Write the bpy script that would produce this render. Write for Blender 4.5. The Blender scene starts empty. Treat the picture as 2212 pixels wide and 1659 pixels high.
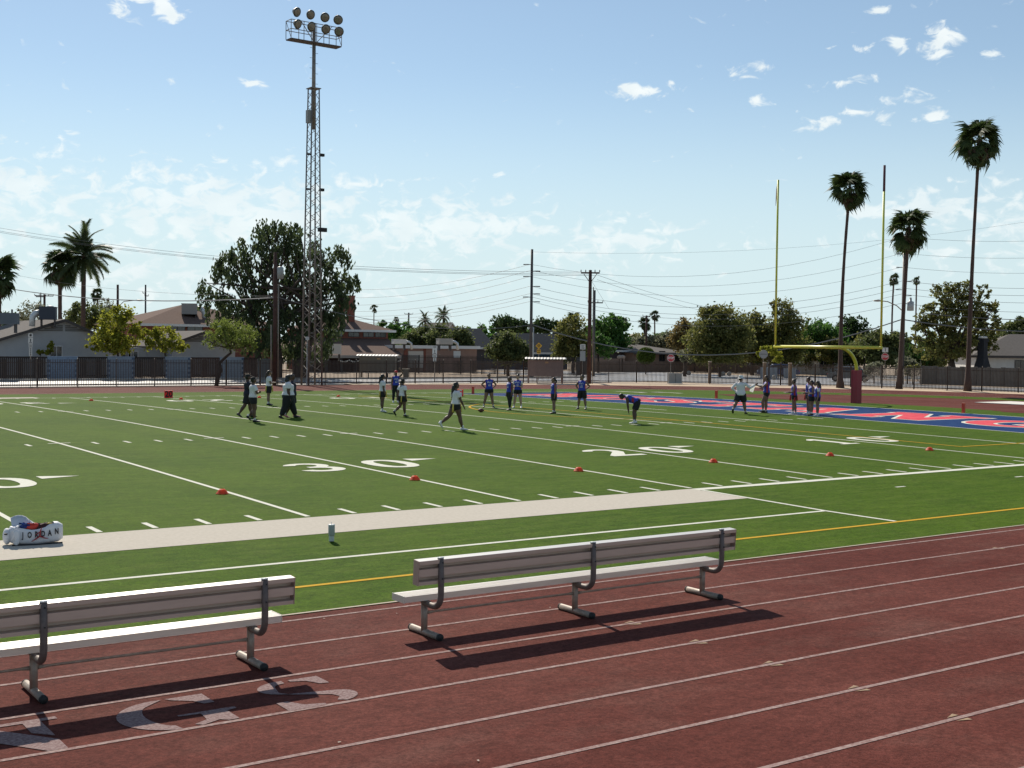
import bpy, bmesh, math, random
from mathutils import Vector, Matrix, noise as mnoise
R = math.radians
sc = bpy.context.scene
col = sc.collection
random.seed(11)

# ------------------------------------------------------------------ camera
CAM = Vector((-41.6366, -20.0578, 3.0576))
FW = Vector((0.569875, 0.821174, -0.030243))
RT = Vector((0.821696, -0.569807, 0.011688))
UP = Vector((0.007635, 0.031511, 0.999474))
cd = bpy.data.cameras.new('camera'); cam = bpy.data.objects.new('camera', cd); col.objects.link(cam)
cd.sensor_fit = 'HORIZONTAL'; cd.sensor_width = 36.0; cd.lens = 36.0 * 5004.24 / 4096
cd.clip_start = 0.1; cd.clip_end = 6000
cam.matrix_world = Matrix(((RT.x, UP.x, -FW.x, CAM.x), (RT.y, UP.y, -FW.y, CAM.y), (RT.z, UP.z, -FW.z, CAM.z), (0, 0, 0, 1)))
sc.camera = cam

# ------------------------------------------------------------------ light
SUN_AZ, SUN_EL = R(13.5), R(38.4)
sd = bpy.data.lights.new('sun', 'SUN'); sun = bpy.data.objects.new('sun', sd); col.objects.link(sun)
sd.energy = 4.3; sd.angle = R(0.53); sd.color = (1.0, 0.915, 0.79)
tosun = Vector((math.sin(SUN_AZ) * math.cos(SUN_EL), math.cos(SUN_AZ) * math.cos(SUN_EL), math.sin(SUN_EL)))
sun.rotation_euler = tosun.to_track_quat('Z', 'Y').to_euler()
sun.location = tosun * 300
sc.view_settings.view_transform = 'Standard'
sc.view_settings.look = 'None'
sc.view_settings.exposure = 0.34
sc.view_settings.gamma = 1.0
sc.view_settings.use_curve_mapping = False

W = bpy.data.worlds.new('World'); sc.world = W; W.use_nodes = True
nt = W.node_tree; nt.nodes.clear()
def N(t, **k):
    n = nt.nodes.new(t)
    for a, b in k.items(): setattr(n, a, b)
    return n
def L(a, b): nt.links.new(a, b)
def MA(op, a, b=None, c=None, clamp=False):
    n = N('ShaderNodeMath', operation=op, use_clamp=clamp)
    for i, x in enumerate((a, b, c)):
        if x is None: continue
        if isinstance(x, (int, float)): n.inputs[i].default_value = x
        else: L(x, n.inputs[i])
    return n.outputs[0]
SKYK = 0.084
sky = N('ShaderNodeTexSky', sky_type='NISHITA'); sky.sun_disc = False
sky.sun_elevation = SUN_EL; sky.sun_rotation = SUN_AZ
sky.altitude = 300; sky.air_density = 1.0; sky.dust_density = 0.1; sky.ozone_density = 3.0
tc = N('ShaderNodeTexCoord'); sx = N('ShaderNodeSeparateXYZ'); L(tc.outputs['Generated'], sx.inputs[0])
az = MA('MULTIPLY', MA('ARCTAN2', sx.outputs[0], sx.outputs[1]), 57.2958)
el = MA('MULTIPLY', MA('ARCSINE', sx.outputs[2]), 57.2958)
pc = N('ShaderNodeCombineXYZ'); L(az, pc.inputs[0]); L(el, pc.inputs[1])
# clouds stand in the sky by compass bearing and height above the horizon (degrees): bearing, height, half widths, strength
CL = [(8, 6.0, 13, 2.6, 1.0), (22, 5.9, 9, 2.2, 1.0), (31, 5.3, 7, 1.9, .95), (39, 4.6, 5, 1.5, .8), (45, 4.7, 3, .8, .45), (18.5, 3.2, 22, 2.3, .62),
      (54, 6.2, 3.6, 1.2, .9), (58, 5.4, 3.8, 2.4, 1.0), (66, 5.5, 9, 2.4, 1.0), (50.5, 6.0, 1.6, .5, .6), (53.5, 4.2, 5, 1.3, .55),
      (17.8, 15.2, 1.5, 1.3, .98), (19.3, 14.3, 1.0, .7, .8), (14.2, 15.2, 0.7, .75, .8), (40.6, 11.5, 1.9, .42, .72), (46.2, 15.6, 1.7, .4, .74),
      (53.2, 13.1, 1.2, .65, .95), (51.7, 13.1, .7, .5, .8), (50.2, 13.0, .45, .3, .6), (48.3, 9.9, 1.3, .35, .75), (50.1, 10.3, 1.1, .4, .72),
      (52.1, 10.7, 1.2, .42, .78), (53.4, 9.9, .9, .3, .66), (45.6, 11.0, .55, .4, .7), (46.0, 12.4, .7, .3, .7), (44.6, 12.1, .9, .3, .6),
      (49.5, 11.6, 1.6, .3, .55), (23.0, 11.4, .7, .25, .8), (55.5, 12.4, .6, .35, .7), (52.6, 14.6, .6, .3, .6), (50.6, 14.5, .7, .25, .55), (34.3, 7.6, .5, .25, .6), (40.5, 5.3, 1.6, .4, .55)]
mask = None
for (a, e, wa, we, st) in CL:
    if wa < 2.6: st += .18
    vm = N('ShaderNodeVectorMath', operation='MULTIPLY_ADD'); L(pc.outputs[0], vm.inputs[0])
    vm.inputs[1].default_value = (1 / (wa * 1.5), 1 / (we * 1.5), 0); vm.inputs[2].default_value = (-a / (wa * 1.5), -e / (we * 1.5), 0)
    ln = N('ShaderNodeVectorMath', operation='LENGTH'); L(vm.outputs[0], ln.inputs[0])
    v = MA('MULTIPLY_ADD', ln.outputs['Value'], -st, st)
    mask = v if mask is None else MA('MAXIMUM', mask, v)
mask = MA('MAXIMUM', mask, 0.02)
sc1 = N('ShaderNodeVectorMath', operation='MULTIPLY'); L(pc.outputs[0], sc1.inputs[0]); sc1.inputs[1].default_value = (0.62, 1.0, 1)
nz = N('ShaderNodeTexNoise', noise_dimensions='3D'); L(sc1.outputs[0], nz.inputs['Vector'])
nz.inputs['Scale'].default_value = 1.55; nz.inputs['Detail'].default_value = 9; nz.inputs['Roughness'].default_value = 0.57; nz.inputs['Distortion'].default_value = 0.55
dens = MA('ADD', MA('MULTIPLY', mask, 0.98), MA('MULTIPLY', MA('SUBTRACT', nz.outputs[0], 0.5), 2.7))
mr = N('ShaderNodeMapRange', interpolation_type='SMOOTHSTEP'); L(dens, mr.inputs[0])
mr.inputs[1].default_value = 0.40; mr.inputs[2].default_value = 0.90
nz2 = N('ShaderNodeTexNoise'); L(sc1.outputs[0], nz2.inputs['Vector']); nz2.inputs['Scale'].default_value = 0.8; nz2.inputs['Detail'].default_value = 5
cr = N('ShaderNodeMix', data_type='RGBA'); L(nz2.outputs[0], cr.inputs[0])
k = 1 / SKYK
cr.inputs[6].default_value = (0.58 * k, .66 * k, .69 * k, 1); cr.inputs[7].default_value = (0.86 * k, 0.88 * k, 0.86 * k, 1)
hazef = N('ShaderNodeMapRange', interpolation_type='SMOOTHSTEP'); L(el, hazef.inputs[0])
hazef.inputs[1].default_value = 13; hazef.inputs[2].default_value = 1.0; hazef.inputs[3].default_value = 0.10; hazef.inputs[4].default_value = 0.9
tint = N('ShaderNodeMix', data_type='RGBA', blend_type='MULTIPLY'); tint.inputs[0].default_value = 1.0
L(sky.outputs[0], tint.inputs[6]); tint.inputs[7].default_value = (1.08, 1.02, 0.93, 1)
lowh = N('ShaderNodeMix', data_type='RGBA'); L(hazef.outputs[0], lowh.inputs[0]); L(tint.outputs[2], lowh.inputs[6]); lowh.inputs[7].default_value = (0.52 * k, 0.645 * k, 0.69 * k, 1)
mx = N('ShaderNodeMix', data_type='RGBA'); lowc = N('ShaderNodeMapRange'); L(el, lowc.inputs[0]); lowc.inputs[1].default_value = 6; lowc.inputs[2].default_value = 10; lowc.inputs[3].default_value = .66; lowc.inputs[4].default_value = .92
L(MA('MULTIPLY', mr.outputs[0], lowc.outputs[0]), mx.inputs[0]); L(lowh.outputs[2], mx.inputs[6]); L(cr.outputs[2], mx.inputs[7])
bg = N('ShaderNodeBackground'); bg.inputs['Strength'].default_value = SKYK; L(mx.outputs[2], bg.inputs[0])
ow = N('ShaderNodeOutputWorld'); L(bg.outputs[0], ow.inputs[0])

# ------------------------------------------------------------------ helpers
KP = 1 / 2702.54
def at(u, v, D):
    "world point seen at photo column u, row v (2212 wide) at forward distance D"
    return CAM + (FW + RT * ((u - 1106) * KP) - UP * ((v - 829.5) * KP)) * D
def gat(u, D, z=-0.06):
    "ground point under photo column u at forward distance D"
    p = at(u, 829.5, D); q = at(u, 830.5, D); t = (z - p.z) / (q.z - p.z)
    return p + (q - p) * t
def crown(y): return max(0.178 * (1 - ((y - 24.38) / 24.38) ** 2), -0.06)
def G(x, y):
    t = min(max((x - 11) / 12, 0), 1); s = t * t * (3 - 2 * t)
    return crown(y) * (1 - s) - 0.06 * s
def hz(u): return 734.8 + 0.01166 * u      # row of the horizon in column u
def hgt(u, v, D): return 3.06 + (hz(u) - v) * D * KP

MATS = {}
def mat(name, c, rough=0.6, var=0.0, scale=4.0, c2=None, metal=0.0, bump=0.0, bscale=40.0, spec=None, emit=None, detail=4, coord='Position', stretch=None):
    if name in MATS: return MATS[name]
    m = bpy.data.materials.new(name); m.use_nodes = True; t = m.node_tree; b = t.nodes['Principled BSDF']
    b.inputs['Base Color'].default_value = (*c, 1); b.inputs['Roughness'].default_value = rough; b.inputs['Metallic'].default_value = metal
    if spec is not None: b.inputs['Specular IOR Level'].default_value = spec
    if emit: b.inputs['Emission Color'].default_value = (*emit[:3], 1); b.inputs['Emission Strength'].default_value = emit[3]
    if coord == 'Position': g = t.nodes.new('ShaderNodeNewGeometry'); vec = g.outputs['Position']
    else: g = t.nodes.new('ShaderNodeTexCoord'); vec = g.outputs['Object']
    if stretch:
        vm = t.nodes.new('ShaderNodeVectorMath'); vm.operation = 'MULTIPLY'; vm.inputs[1].default_value = stretch; t.links.new(vec, vm.inputs[0]); vec = vm.outputs[0]
    if var or c2:
        n = t.nodes.new('ShaderNodeTexNoise'); n.inputs['Scale'].default_value = scale; n.inputs['Detail'].default_value = detail; n.inputs['Roughness'].default_value = .6
        t.links.new(vec, n.inputs['Vector'])
        r = t.nodes.new('ShaderNodeMapRange'); r.inputs[1].default_value = .3; r.inputs[2].default_value = .7; t.links.new(n.outputs[0], r.inputs[0])
        x = t.nodes.new('ShaderNodeMix'); x.data_type = 'RGBA'; t.links.new(r.outputs[0], x.inputs[0])
        c2 = c2 or tuple(min(1, q * (1 + var)) for q in c); c1 = c if not var else tuple(q * (1 - var) for q in c)
        x.inputs[6].default_value = (*c1, 1); x.inputs[7].default_value = (*c2, 1); t.links.new(x.outputs[2], b.inputs['Base Color'])
    if bump:
        n2 = t.nodes.new('ShaderNodeTexNoise'); n2.inputs['Scale'].default_value = bscale; n2.inputs['Detail'].default_value = 5; t.links.new(vec, n2.inputs['Vector'])
        bp = t.nodes.new('ShaderNodeBump'); bp.inputs['Strength'].default_value = bump; bp.inputs['Distance'].default_value = 0.02
        t.links.new(n2.outputs[0], bp.inputs['Height']); t.links.new(bp.outputs[0], b.inputs['Normal'])
    MATS[name] = m
    return m
def leafmat(name, c, c2, trans=0.4, scale=1.2):
    if name in MATS: return MATS[name]
    m = bpy.data.materials.new(name); m.use_nodes = True; t = m.node_tree; t.nodes.clear()
    g = t.nodes.new('ShaderNodeNewGeometry'); n = t.nodes.new('ShaderNodeTexNoise'); n.inputs['Scale'].default_value = scale; n.inputs['Detail'].default_value = 6
    t.links.new(g.outputs['Position'], n.inputs['Vector'])
    r = t.nodes.new('ShaderNodeMapRange'); r.inputs[1].default_value = .32; r.inputs[2].default_value = .68; t.links.new(n.outputs[0], r.inputs[0])
    x = t.nodes.new('ShaderNodeMix'); x.data_type = 'RGBA'; x.inputs[6].default_value = (*c, 1); x.inputs[7].default_value = (*c2, 1); t.links.new(r.outputs[0], x.inputs[0])
    d = t.nodes.new('ShaderNodeBsdfPrincipled'); d.inputs['Roughness'].default_value = .55; d.inputs['Specular IOR Level'].default_value = .25; t.links.new(x.outputs[2], d.inputs['Base Color'])
    tr = t.nodes.new('ShaderNodeBsdfTranslucent'); t.links.new(x.outputs[2], tr.inputs[0])
    s = t.nodes.new('ShaderNodeMixShader'); s.inputs[0].default_value = trans; t.links.new(d.outputs[0], s.inputs[1]); t.links.new(tr.outputs[0], s.inputs[2])
    o = t.nodes.new('ShaderNodeOutputMaterial'); t.links.new(s.outputs[0], o.inputs[0])
    MATS[name] = m
    return m

def frame_of(d):
    d = Vector(d).normalized(); a = Vector((0, 0, 1)) if abs(d.z) < .9 else Vector((1, 0, 0))
    x = d.cross(a).normalized(); return x, x.cross(d).normalized()
class MB:
    def __init__(s): s.v = []; s.f = []
    def quad(s, *p):
        i = len(s.v); s.v += [Vector(q) for q in p]; s.f.append(tuple(range(i, i + len(p)))); return s
    def box(s, x0, x1, y0, y1, z0, z1, M=None):
        i = len(s.v); P = [Vector((x, y, z)) for x in (x0, x1) for y in (y0, y1) for z in (z0, z1)]
        if M: P = [M @ p for p in P]
        s.v += P
        s.f += [tuple(i + k for k in q) for q in ((0, 1, 3, 2), (4, 6, 7, 5), (0, 4, 5, 1), (2, 3, 7, 6), (0, 2, 6, 4), (1, 5, 7, 3))]
        return s
    def tube(s, pts, r, n=8, cap=True, flat=1.0):
        pts = [Vector(p) for p in pts]; m = len(pts)
        rs = list(r) if isinstance(r, (list, tuple)) else [r] * m
        i = len(s.v); px = None
        for j, p in enumerate(pts):
            d = pts[min(j + 1, m - 1)] - pts[max(j - 1, 0)]
            if d.length < 1e-9: d = Vector((0, 0, 1))
            d.normalize()
            if px is None: x, y = frame_of(d)
            else:
                x = px - d * px.dot(d)
                if x.length < 1e-6: x, y = frame_of(d)
                x.normalize(); y = x.cross(d)
            px = x
            for k in range(n):
                a = 2 * math.pi * k / n; s.v.append(p + x * (math.cos(a) * rs[j]) + y * (math.sin(a) * rs[j] * flat))
        for j in range(m - 1):
            for k in range(n):
                a = i + j * n + k; b = i + j * n + (k + 1) % n; s.f.append((a, b, b + n, a + n))
        if cap: s.f.append(tuple(i + k for k in range(n))[::-1]); s.f.append(tuple(i + (m - 1) * n + k for k in range(n)))
        return s
    def rings(s, rings, n=12, cap=True):
        "rings: (centre, rx, ry, x axis, y axis)"
        i = len(s.v)
        for (c, rx, ry, X, Y) in rings:
            for k in range(n):
                a = 2 * math.pi * k / n; s.v.append(Vector(c) + X * (math.cos(a) * rx) + Y * (math.sin(a) * ry))
        for j in range(len(rings) - 1):
            for k in range(n):
                a = i + j * n + k; b = i + j * n + (k + 1) % n; s.f.append((a, b, b + n, a + n))
        if cap: s.f.append(tuple(i + k for k in range(n))[::-1]); s.f.append(tuple(i + (len(rings) - 1) * n + k for k in range(n)))
        return s
    def ball(s, c, r, n=10, m=6, M=None):
        rx, ry, rz = r if isinstance(r, (tuple, list)) else (r, r, r); c = Vector(c)
        rr = []
        for j in range(m + 1):
            a = -math.pi / 2 + math.pi * j / m; q = max(math.cos(a), .02)
            rr.append((c + (M @ Vector((0, 0, rz * math.sin(a))) if M else Vector((0, 0, rz * math.sin(a)))), rx * q, ry * q, M @ Vector((1, 0, 0)) if M else Vector((1, 0, 0)), M @ Vector((0, 1, 0)) if M else Vector((0, 1, 0))))
        return s.rings(rr, n)
    def lathe(s, c, prof, n=16, cap=True):
        c = Vector(c); return s.rings([(c + Vector((0, 0, z)), r, r, Vector((1, 0, 0)), Vector((0, 1, 0))) for r, z in prof], n, cap)
    def prism(s, poly, h, M=None):
        "poly: xy outline, extruded z 0..h"
        i = len(s.v); n = len(poly)
        P = [Vector((x, y, 0)) for x, y in poly] + [Vector((x, y, h)) for x, y in poly]
        if M: P = [M @ p for p in P]
        s.v += P; s.f.append(tuple(i + k for k in range(n))[::-1]); s.f.append(tuple(i + n + k for k in range(n)))
        for k in range(n): s.f.append((i + k, i + (k + 1) % n, i + n + (k + 1) % n, i + n + k))
        return s
    def mesh(s, name, smooth=False):
        me = bpy.data.meshes.new(name); me.from_pydata([tuple(v) for v in s.v], [], s.f); me.update()
        if smooth: me.polygons.foreach_set('use_smooth', [True] * len(me.polygons))
        return me
    def build(s, name, m, parent=None, smooth=False, kind=None):
        me = s.mesh(name, smooth); me.materials.append(m); return link(name, me, parent, kind)
def link(name, me, parent=None, kind=None, loc=None, rz=None):
    o = bpy.data.objects.new(name, me); col.objects.link(o)
    if parent: o.parent = parent
    if kind: o['kind'] = kind
    if loc is not None: o.location = loc
    if rz is not None: o.rotation_euler = (0, 0, rz)
    return o
def tag(o, label, cat, group=None):
    o['label'] = label; o['category'] = cat
    if group: o['group'] = group
    return o
def thing(name, label, cat, loc=(0, 0, 0), rz=0.0, group=None):
    o = bpy.data.objects.new(name, None); col.objects.link(o); o.empty_display_size = .3
    o.location = loc; o.rotation_euler = (0, 0, rz)
    return tag(o, label, cat, group)
def struct(o): o['kind'] = 'structure'; return o
def copy_tree(o, parent=None, loc=None, rz=None):
    c = o.copy(); col.objects.link(c)
    if parent: c.parent = parent
    if loc is not None: c.location = loc
    if rz is not None: c.rotation_euler = (0, 0, rz)
    for ch in [q for q in o.children]: copy_tree(ch, c)
    return c
def textmesh(txt, size=1.0, bold=0.0, align='CENTER', depth=0.0, xs=1.0):
    cu = bpy.data.curves.new('txt', 'FONT'); cu.body = txt; cu.size = size; cu.align_x = align; cu.align_y = 'CENTER'; cu.offset = bold; cu.extrude = depth; cu.resolution_u = 3
    o = bpy.data.objects.new('txt', cu); col.objects.link(o)
    dg = bpy.context.evaluated_depsgraph_get(); me = bpy.data.meshes.new_from_object(o.evaluated_get(dg)); bpy.data.objects.remove(o)
    if xs != 1.0: me.transform(Matrix.Diagonal((xs, 1, 1, 1)))
    me.materials.clear()
    return me
def polymesh(polys, off=0.0):
    "filled 2D outlines (holes by even-odd), grown by off"
    cu = bpy.data.curves.new('p', 'CURVE'); cu.dimensions = '2D'; cu.fill_mode = 'BOTH'; cu.offset = off
    for pl in polys:
        sp = cu.splines.new('POLY'); sp.points.add(len(pl) - 1); sp.use_cyclic_u = True
        for i, (x, y) in enumerate(pl): sp.points[i].co = (x, y, 0, 1)
    o = bpy.data.objects.new('p', cu); col.objects.link(o)
    dg = bpy.context.evaluated_depsgraph_get(); me = bpy.data.meshes.new_from_object(o.evaluated_get(dg)); bpy.data.objects.remove(o)
    return me
# ------------------------------------------------------------------ ground surfaces
def turf_mat(name, c1, c2, c3, grain=1.0, dust=None):
    m = bpy.data.materials.new(name); m.use_nodes = True; t = m.node_tree; b = t.nodes['Principled BSDF']
    g = t.nodes.new('ShaderNodeNewGeometry'); pos = g.outputs['Position']
    def nz(scale, detail, st=None, rough=.6):
        v = pos
        if st:
            q = t.nodes.new('ShaderNodeVectorMath'); q.operation = 'MULTIPLY'; q.inputs[1].default_value = st; t.links.new(pos, q.inputs[0]); v = q.outputs[0]
        n = t.nodes.new('ShaderNodeTexNoise'); n.inputs['Scale'].default_value = scale; n.inputs['Detail'].default_value = detail; n.inputs['Roughness'].default_value = rough
        t.links.new(v, n.inputs['Vector']); return n.outputs[0]
    def rng(x, a, bb, lo=0, hi=1):
        r = t.nodes.new('ShaderNodeMapRange'); r.inputs[1].default_value = a; r.inputs[2].default_value = bb; r.inputs[3].default_value = lo; r.inputs[4].default_value = hi; t.links.new(x, r.inputs[0]); return r.outputs[0]
    def mix(f, a, bb):
        x = t.nodes.new('ShaderNodeMix'); x.data_type = 'RGBA'
        t.links.new(f, x.inputs[0])
        for i, q in ((6, a), (7, bb)):
            if isinstance(q, tuple): x.inputs[i].default_value = (*q, 1)
            else: t.links.new(q, x.inputs[i])
        return x.outputs[2]
    base = mix(rng(nz(.22, 8, (1, 1.0, 1)), .38, .62), c1, c2)
    st = mix(rng(nz(1.0, 6, (.9, 3.2, 1), .7), .4, .75), base, c3)
    if dust:
        st = mix(rng(nz(.35, 9, (1, 1.6, 1), .7), .50, .80, 0, .55), st, dust)
        st = mix(rng(nz(1.7, 6, (.5, 2.5, 1), .75), .60, .74, 0, .35), st, tuple(q * .55 for q in c1))
    else:
        nap = rng(nz(1.0, 3, (1.1, .10, 1)), .3, .7, 0, .38); st = mix(nap, st, tuple(q * 1.28 for q in c2)); st = mix(rng(nz(9, 4, None, .8), .60, .75, 0, .6), st, tuple(q * .55 for q in c1))
    mid = rng(nz(5.5, 5, (1, 1.3, 1), .75), .3, .7, .78, 1.22)
    hm_ = t.nodes.new('ShaderNodeMix'); hm_.data_type = 'RGBA'; hm_.blend_type = 'MULTIPLY'; hm_.inputs[0].default_value = 1; t.links.new(st, hm_.inputs[6]); t.links.new(mid, hm_.inputs[7]); st = hm_.outputs[2]
    fine = rng(nz(26, 3, (1, 1, 1), .8), .25, .75, 1 - .5 * grain, 1 + .5 * grain)
    h = t.nodes.new('ShaderNodeMix'); h.data_type = 'RGBA'; h.blend_type = 'MULTIPLY'; h.inputs[0].default_value = 1
    t.links.new(st, h.inputs[6]); t.links.new(fine, h.inputs[7]); t.links.new(h.outputs[2], b.inputs['Base Color'])
    b.inputs['Roughness'].default_value = .85; b.inputs['Specular IOR Level'].default_value = .04
    bp = t.nodes.new('ShaderNodeBump'); bp.inputs['Strength'].default_value = .5; bp.inputs['Distance'].default_value = .015
    t.links.new(nz(55, 3, None, .8), bp.inputs['Height']); t.links.new(bp.outputs[0], b.inputs['Normal'])
    MATS[name] = m; return m
M_turf = turf_mat('turf', (.034, .077, .002), (.055, .102, .0035), (.084, .126, .015), 1.0)
M_track = turf_mat('track', (.096, .025, .019), (.138, .044, .034), (.108, .032, .025), .95, dust=(.185, .098, .078))
M_tline = mat('track_line', (.42, .32, .29), .8, c2=(.20, .105, .095), scale=26, detail=8, spec=.04)
M_tpaint = mat('worn_track_paint', (.34, .26, .25), .8, c2=(.16, .085, .08), scale=38, detail=6, spec=.04)
M_line = mat('white_turf_line', (.74, .73, .64), .85, c2=(.60, .60, .50), scale=25, detail=5, spec=.04)
M_wide = mat('cream_turf', (.56, .51, .44), .9, c2=(.48, .44, .37), scale=14, detail=8, bump=.3, spec=.04)
M_yel = mat('yellow_turf_line', (.62, .36, .035), .85, c2=(.5, .30, .03), scale=20, spec=.04)
M_blue = mat('blue_turf', (.010, .034, .120), .9, c2=(.016, .055, .16), scale=2.5, detail=8, spec=.04)
M_red = mat('red_turf', (.62, .055, .085), .85, c2=(.72, .12, .14), scale=3, spec=.04)
M_gravel = mat('desert_ground', (.36, .27, .19), .95, c2=(.46, .36, .26), scale=.8, detail=8)
M_road = mat('asphalt_road', (.36, .35, .345), .42, c2=(.43, .42, .41), scale=1.5, detail=8, spec=.6)
M_conc = mat('concrete', (.46, .43, .39), .7, c2=(.54, .51, .46), scale=1.2, detail=8)

# one sheet to the horizon
g_ = MB(); g_.quad((-900, -300, -.13), (2500, -300, -.13), (2500, 2600, -.13), (-900, 2600, -.13)); struct(g_.build('ground', M_gravel))
CX, CY, RIN = 3.2, 24.4, 31.3
turf = MB()
ys = [-6.9] + [float(i) for i in range(-6, 56)] + [55.7]
xs = [-78 + 1.5 * i for i in range(55)]; xs = [x for x in xs if x < CX - .2] + [CX]
for x in xs:
    for y in ys: turf.v.append(Vector((x, y, G(x, y))))
ny = len(ys)
for i in range(len(xs) - 1):
    for j in range(ny - 1): turf.f.append((i * ny + j, (i + 1) * ny + j, (i + 1) * ny + j + 1, i * ny + j + 1))
o0 = len(turf.v); NA, NR = 48, 31
for i in range(NA + 1):
    a = -math.pi / 2 + math.pi * i / NA
    for j in range(NR + 1):
        r = RIN * j / NR; x, y = CX + r * math.cos(a), CY + r * math.sin(a) * (1 if True else 1); turf.v.append(Vector((x, y, G(x, y))))
for i in range(NA):
    for j in range(NR):
        a = o0 + i * (NR + 1) + j; b = a + NR + 1; turf.f.append((a, a + 1, b + 1, b))
turf_o = struct(turf.build('turf_field', M_turf, smooth=True))

def outer(a): return 41.6 - 1.2 * max(0.0, math.cos(a)) ** .5
def ringpt(r, a): return Vector((CX + r * math.cos(a), CY + r * math.sin(a), -.06))
trk = MB()
def ring(mb, r0, r1, z, full=True):
    pts = []
    P0 = [(-90, CY - r0(-math.pi / 2), -90, CY - r1(-math.pi / 2))]
    i0 = len(mb.v); seq = []
    for x in [-90 + 3.0 * i for i in range(31)]: seq.append(((x, CY - r0(-math.pi / 2)), (x, CY - r1(-math.pi / 2))))
    for i in range(61):
        a = -math.pi / 2 + math.pi * i / 60
        seq.append(((CX + r0(a) * math.cos(a), CY + r0(a) * math.sin(a)), (CX + r1(a) * math.cos(a), CY + r1(a) * math.sin(a))))
    for x in [0 - 3.0 * i for i in range(31)]: seq.append(((x, CY + r0(math.pi / 2)), (x, CY + r1(math.pi / 2))))
    for p, q in seq: mb.v += [Vector((*p, z)), Vector((*q, z))]
    for i in range(len(seq) - 1): a = i0 + 2 * i; mb.f.append((a, a + 1, a + 3, a + 2))
ring(trk, lambda a: RIN - .02, outer, -.06)
track_o = struct(trk.build('running_track', M_track))
for k in range(9):
    mb = MB(); r = RIN + .27 + 1.067 * k; ring(mb, lambda a: r - .027, lambda a: r + .027, -.056); mb.build('lane_line', M_tline, track_o, kind='structure')
mb = MB(); ring(mb, lambda a: RIN - .035, lambda a: RIN + .01, -.05); mb.build('track_edging', mat('edging', (.42, .34, .27), .8), track_o, kind='structure')
# exchange-zone triangles painted beside the lane lines
tri = []
for k in range(7):
    y = CY - (RIN + .27 + 1.067 * k); X = -32.46 if k > 2 else (-24.0 if k == 1 else -32.46)
    if k in (3, 4, 5, 6, 1, 2):
        mb = MB()
        for sg in (1, -1):
            yy = y + sg * .045; mb.quad((X - .11, yy, -.055), (X + .04, yy + sg * .055, -.055), (X + .05, yy, -.055))
        mb.build('exchange_mark', mat('exchange_paint', (.38, .26, .14), .8, c2=(.22, .12, .08), scale=25), track_o, kind='structure')

def strip(mb, x0, x1, y0, y1, off=.005, zf=None):
    zf = zf or G
    nx = max(1, int(math.ceil(abs(x1 - x0) / 1.5))); n2 = max(1, int(math.ceil(abs(y1 - y0) / 1.0))); i0 = len(mb.v)
    for i in range(nx + 1):
        for j in range(n2 + 1):
            x = x0 + (x1 - x0) * i / nx; y = y0 + (y1 - y0) * j / n2; mb.v.append(Vector((x, y, zf(x, y) + off)))
    for i in range(nx):
        for j in range(n2): a = i0 + i * (n2 + 1) + j; mb.f.append((a, a + n2 + 1, a + n2 + 2, a + 1))
    return mb
def mark(name, m, *strips, off=.005, parent=None):
    mb = MB()
    for s_ in strips: strip(mb, *s_, off=off)
    return mb.build(name, m, parent or turf_o, kind='structure')
YD = .9144
mark('sideline_border', M_wide, (-76, -22.95, -1.70, -.02)); mark('sideline_border', M_wide, (-76, -24.3, 48.79, 50.6))
mark('sideline', M_line, (-22.95, 9.15, -.27, -.02)); mark('sideline', M_line, (-24.3, 9.15, 48.79, 48.95))
mark('restraining_line', M_line, (-76, -22.93, -3.76, -3.66)); mark('restraining_line', M_line, (-22.93, -22.83, -5.36, -.29))
mark('soccer_touchline', M_yel, (-76, 9, -5.48, -5.38))
for k in range(0, 16):
    x = -4.572 * k - .0
    if k == 0: mark('goal_line', M_line, (-.0, .1, .0, 48.77)); continue
    mark('yard_line', M_line, (x - .05, x + .05, .1, 48.67))
mark('end_line', M_line, (9.1, 9.22, 0, 48.9))
me1 = strip(MB(), -.05, .05, .08, .69).mesh('tick'); me1.materials.append(M_line)
def marks_row(y0, y1, name):
    me = strip(MB(), -.05, .05, y0, y1).mesh('m'); me.materials.append(M_line)
    for q in range(1, 75):
        if q % 5 == 0: continue
        o = link(name, me, turf_o, 'structure'); o.location = (-q * YD, 0, 0)
marks_row(.08, .70, 'yard_tick'); marks_row(48.07, 48.69, 'yard_tick')
HA = 16.256
marks_row(HA - .61, HA, 'hash_mark'); marks_row(2 * HA, 2 * HA + .61, 'hash_mark')
for y in (HA - .05, 2 * HA - .05):
    me = strip(MB(), -.31, .31, y, y + .1, off=.007).mesh('m'); me.materials.append(M_line)
    for k in range(1, 16): o = link('hash_mark', me, turf_o, 'structure'); o.location = (-4.572 * k, 0, 0)
mark('conversion_mark', M_line, (-2.80, -2.70, 23.4, 25.4))
# soccer lines in yellow
mark('soccer_box_line', M_yel, (-7.66, -7.56, 4.15, 44.6), off=.009); mark('soccer_box_line', M_yel, (-7.56, 8.9, 4.1, 4.2), off=.009); mark('soccer_box_line', M_yel, (-7.56, 8.9, 44.5, 44.6), off=.009)
mb = MB(); i0 = 0
for i in range(41):
    a = R(127) + R(106) * i / 40
    for r in (9.1, 9.2): x, y = 2.02 - 4.1 + r * math.cos(a), 24.38 + r * math.sin(a); mb.v.append(Vector((x, y, G(x, y) + .012)))
for i in range(40): mb.f.append((2 * i, 2 * i + 1, 2 * i + 3, 2 * i + 2))
mb.build('soccer_arc', M_yel, turf_o, kind='structure')
mark('soccer_box_line', M_yel, (-9.4, -9.3, 6.5, 24), off=.011) if False else None
# two short marks outside the near sideline
for x in (-18.26, -13.7): mark('coach_mark', M_line, (x - .16, x + .16, -1.9, -1.82))

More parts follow.
